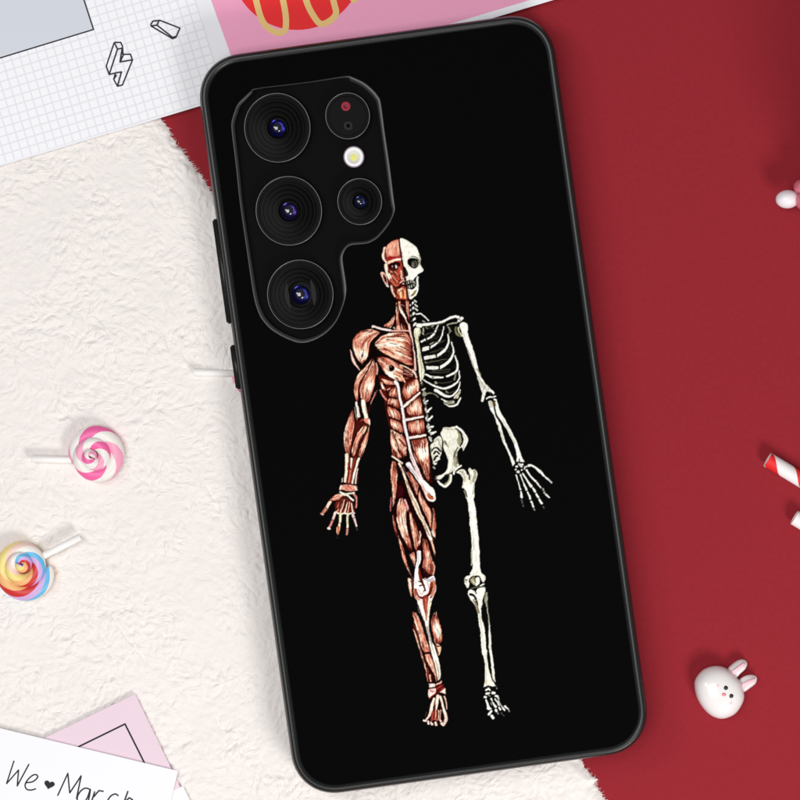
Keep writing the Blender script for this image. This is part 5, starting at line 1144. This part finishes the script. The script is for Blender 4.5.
for e in (((452, 196), (500, 150), (560, 112), (580, 118), (575, 136), (530, 180), (485, 226)), ((540, 305), (600, 268), (660, 250), (668, 262), (640, 290), (590, 330), (552, 346))):
    ol = catmull(kb(*e), 5, True); c_ = ol.mean(0)
    dome('inner_ear', ol, tuple(c_), .0008, .0026, m_pk, rb, steps=5, z0=.0016)
def spot(name, p, r_, m, h_=.00025, sx=1.0):
    px, py = kb(p)[0]; z = dome_z(px, py)
    ol = [(px + r_ * sx * math.cos(t), py + r_ * math.sin(t)) for t in np.linspace(0, 2 * math.pi, 20, endpoint=False)]
    dome(name, np.array(ol), (px, py), h_, z - .00015, m, rb, steps=4, z0=z - .0004)
spot('eye', (395, 327), 2.3, m_blk, .0004); spot('eye', (443, 398), 2.3, m_blk, .0004)
spot('nose', (378, 385), 1.9, m_nose, .0004, 1.2)
spot('blush', (328, 312), 2.0, m_blush, .00018); spot('blush', (432, 458), 2.2, m_blush, .00018)

# ---- striped paper straws
m_sred = mat('red_straw_paper', rgb(236, 44, 46), rough=.5, spec=.35); m_swh = mat('white_straw_paper', rgb(246, 242, 242), rough=.5, spec=.35); m_hol = mat('straw_inside', rgb(226, 206, 204), rough=.7, spec=.2)
def straw(a, ang_, ln, wd, zc, label, phase, pitch=40.0):
    pa = wpt(*a, zc); d = Vector((math.cos(ang_), -math.sin(ang_), 0)); r_ = wd / 2 * S
    o = empty('paper_straw', (pa.x, pa.y, 0)); tag(o, label, 'straw', 'red and white striped paper straws')
    seg = 40; n_ = int(ln / 1.0); sd = d.cross(Vector((0, 0, 1))); up = Vector((0, 0, 1))
    vv = []; ff = []; mm = []
    for i in range(n_ + 1):
        for k in range(seg):
            t = 2 * math.pi * k / seg; vv.append(pa - o.location + d * (i * ln / n_ * S) + (sd * math.cos(t) + up * math.sin(t)) * r_)
    for i in range(n_):
        for k in range(seg):
            j = (k + 1) % seg; ff.append((i * seg + k, i * seg + j, (i + 1) * seg + j, (i + 1) * seg + k))
            mm.append(0 if ((i * ln / n_) / pitch + (k + .5) / seg + phase) % 1.0 < .40 else 1)
    o1 = pydata('striped_tube', vv, ff, [m_sred, m_swh], o, True, mm); fix_normals(o1)
    # inner wall and end rings
    vv = []; ff = []
    for q_, (off, rr) in enumerate(((0, r_), (-.0001, r_ * .96), (0.0, r_ * .86), (.012, r_ * .86))):
        for k in range(seg):
            t = 2 * math.pi * k / seg; vv.append(pa - o.location + d * off + (sd * math.cos(t) + up * math.sin(t)) * rr)
    for q_ in range(3):
        for k in range(seg):
            j = (k + 1) % seg; ff.append((q_ * seg + k, q_ * seg + j, (q_ + 1) * seg + j, (q_ + 1) * seg + k))
    ff.append(tuple(3 * seg + k for k in range(seg)))
    fix_normals(pydata('tube_end', vv, ff, m_hol, o, True))
straw((767.6, 459.5), R(31), 190, 15.4, .0019, 'striped straw with a red band at its open end, upper one at the right edge', .93)
straw((794.5, 517.5), R(31), 170, 15.4, .0019, 'striped straw with a white open end, lower one just entering at the right edge', .45)

# ---- pink and white sweet at the right edge
x, y = W(802, 192, 0)
sv = empty('flower_sweet', (x, y, 0)); tag(sv, 'white tipped pink flower sweet cut off by the right edge', 'sweet')
m_jel = mat('pink_jelly', rgb(222, 122, 140), rough=.3, spec=.5, sss=.3, bump=(900, .3, .0004)); m_cream = mat('white_cream', rgb(248, 244, 248), rough=.35, spec=.45, sss=.2)
def blob(name, px, py, z, rx, ry, rz, m, rot=0):
    bm = bmesh.new(); bmesh.ops.create_uvsphere(bm, u_segments=28, v_segments=16, radius=1)
    bmesh.ops.scale(bm, vec=(rx * S, ry * S, rz * 1e-3), verts=bm.verts)
    bmesh.ops.rotate(bm, cent=(0, 0, 0), matrix=__import__('mathutils').Matrix.Rotation(rot, 3, 'Z'), verts=bm.verts)
    X_, Y_ = W(px, py, z); bmesh.ops.translate(bm, vec=(X_ - sv.location.x, Y_ - sv.location.y, z), verts=bm.verts)
    me = bpy.data.meshes.new(name); bm.to_mesh(me); bm.free(); return link_mesh(name, me, m, sv, True)
blob('white_petal', 787.5, 199.2, .0055, 11.8, 9.2, 2.4, m_cream, R(3)); 
for px, py, r_ in ((801, 187, 7.5), (804, 201, 9), (816, 182, 11), (822, 200, 12), (812, 214, 9), (830, 188, 11)): blob('pink_petal', px, py, .0055 + .001 * (r_ / 10), r_, r_, 3.4, m_jel)
blob('white_petal', 838, 205, .0055, 11, 10, 2.6, m_cream, R(-20)); blob('sweet_base', 815, 197, .0028, 20, 14, 2.8, m_jel)
for px, py, r_, z in ((832, 190, 19, .012), (850, 205, 22, .015), (842, 176, 20, .019), (858, 190, 22, .026), (872, 205, 30, .034), (880, 165, 30, .034), (866, 235, 26, .03)): blob('pink_petal', px, py, z, r_, r_ * .9, 5.5, m_jel)  # unseen heap beyond the edge, built up tall to cast shade into view
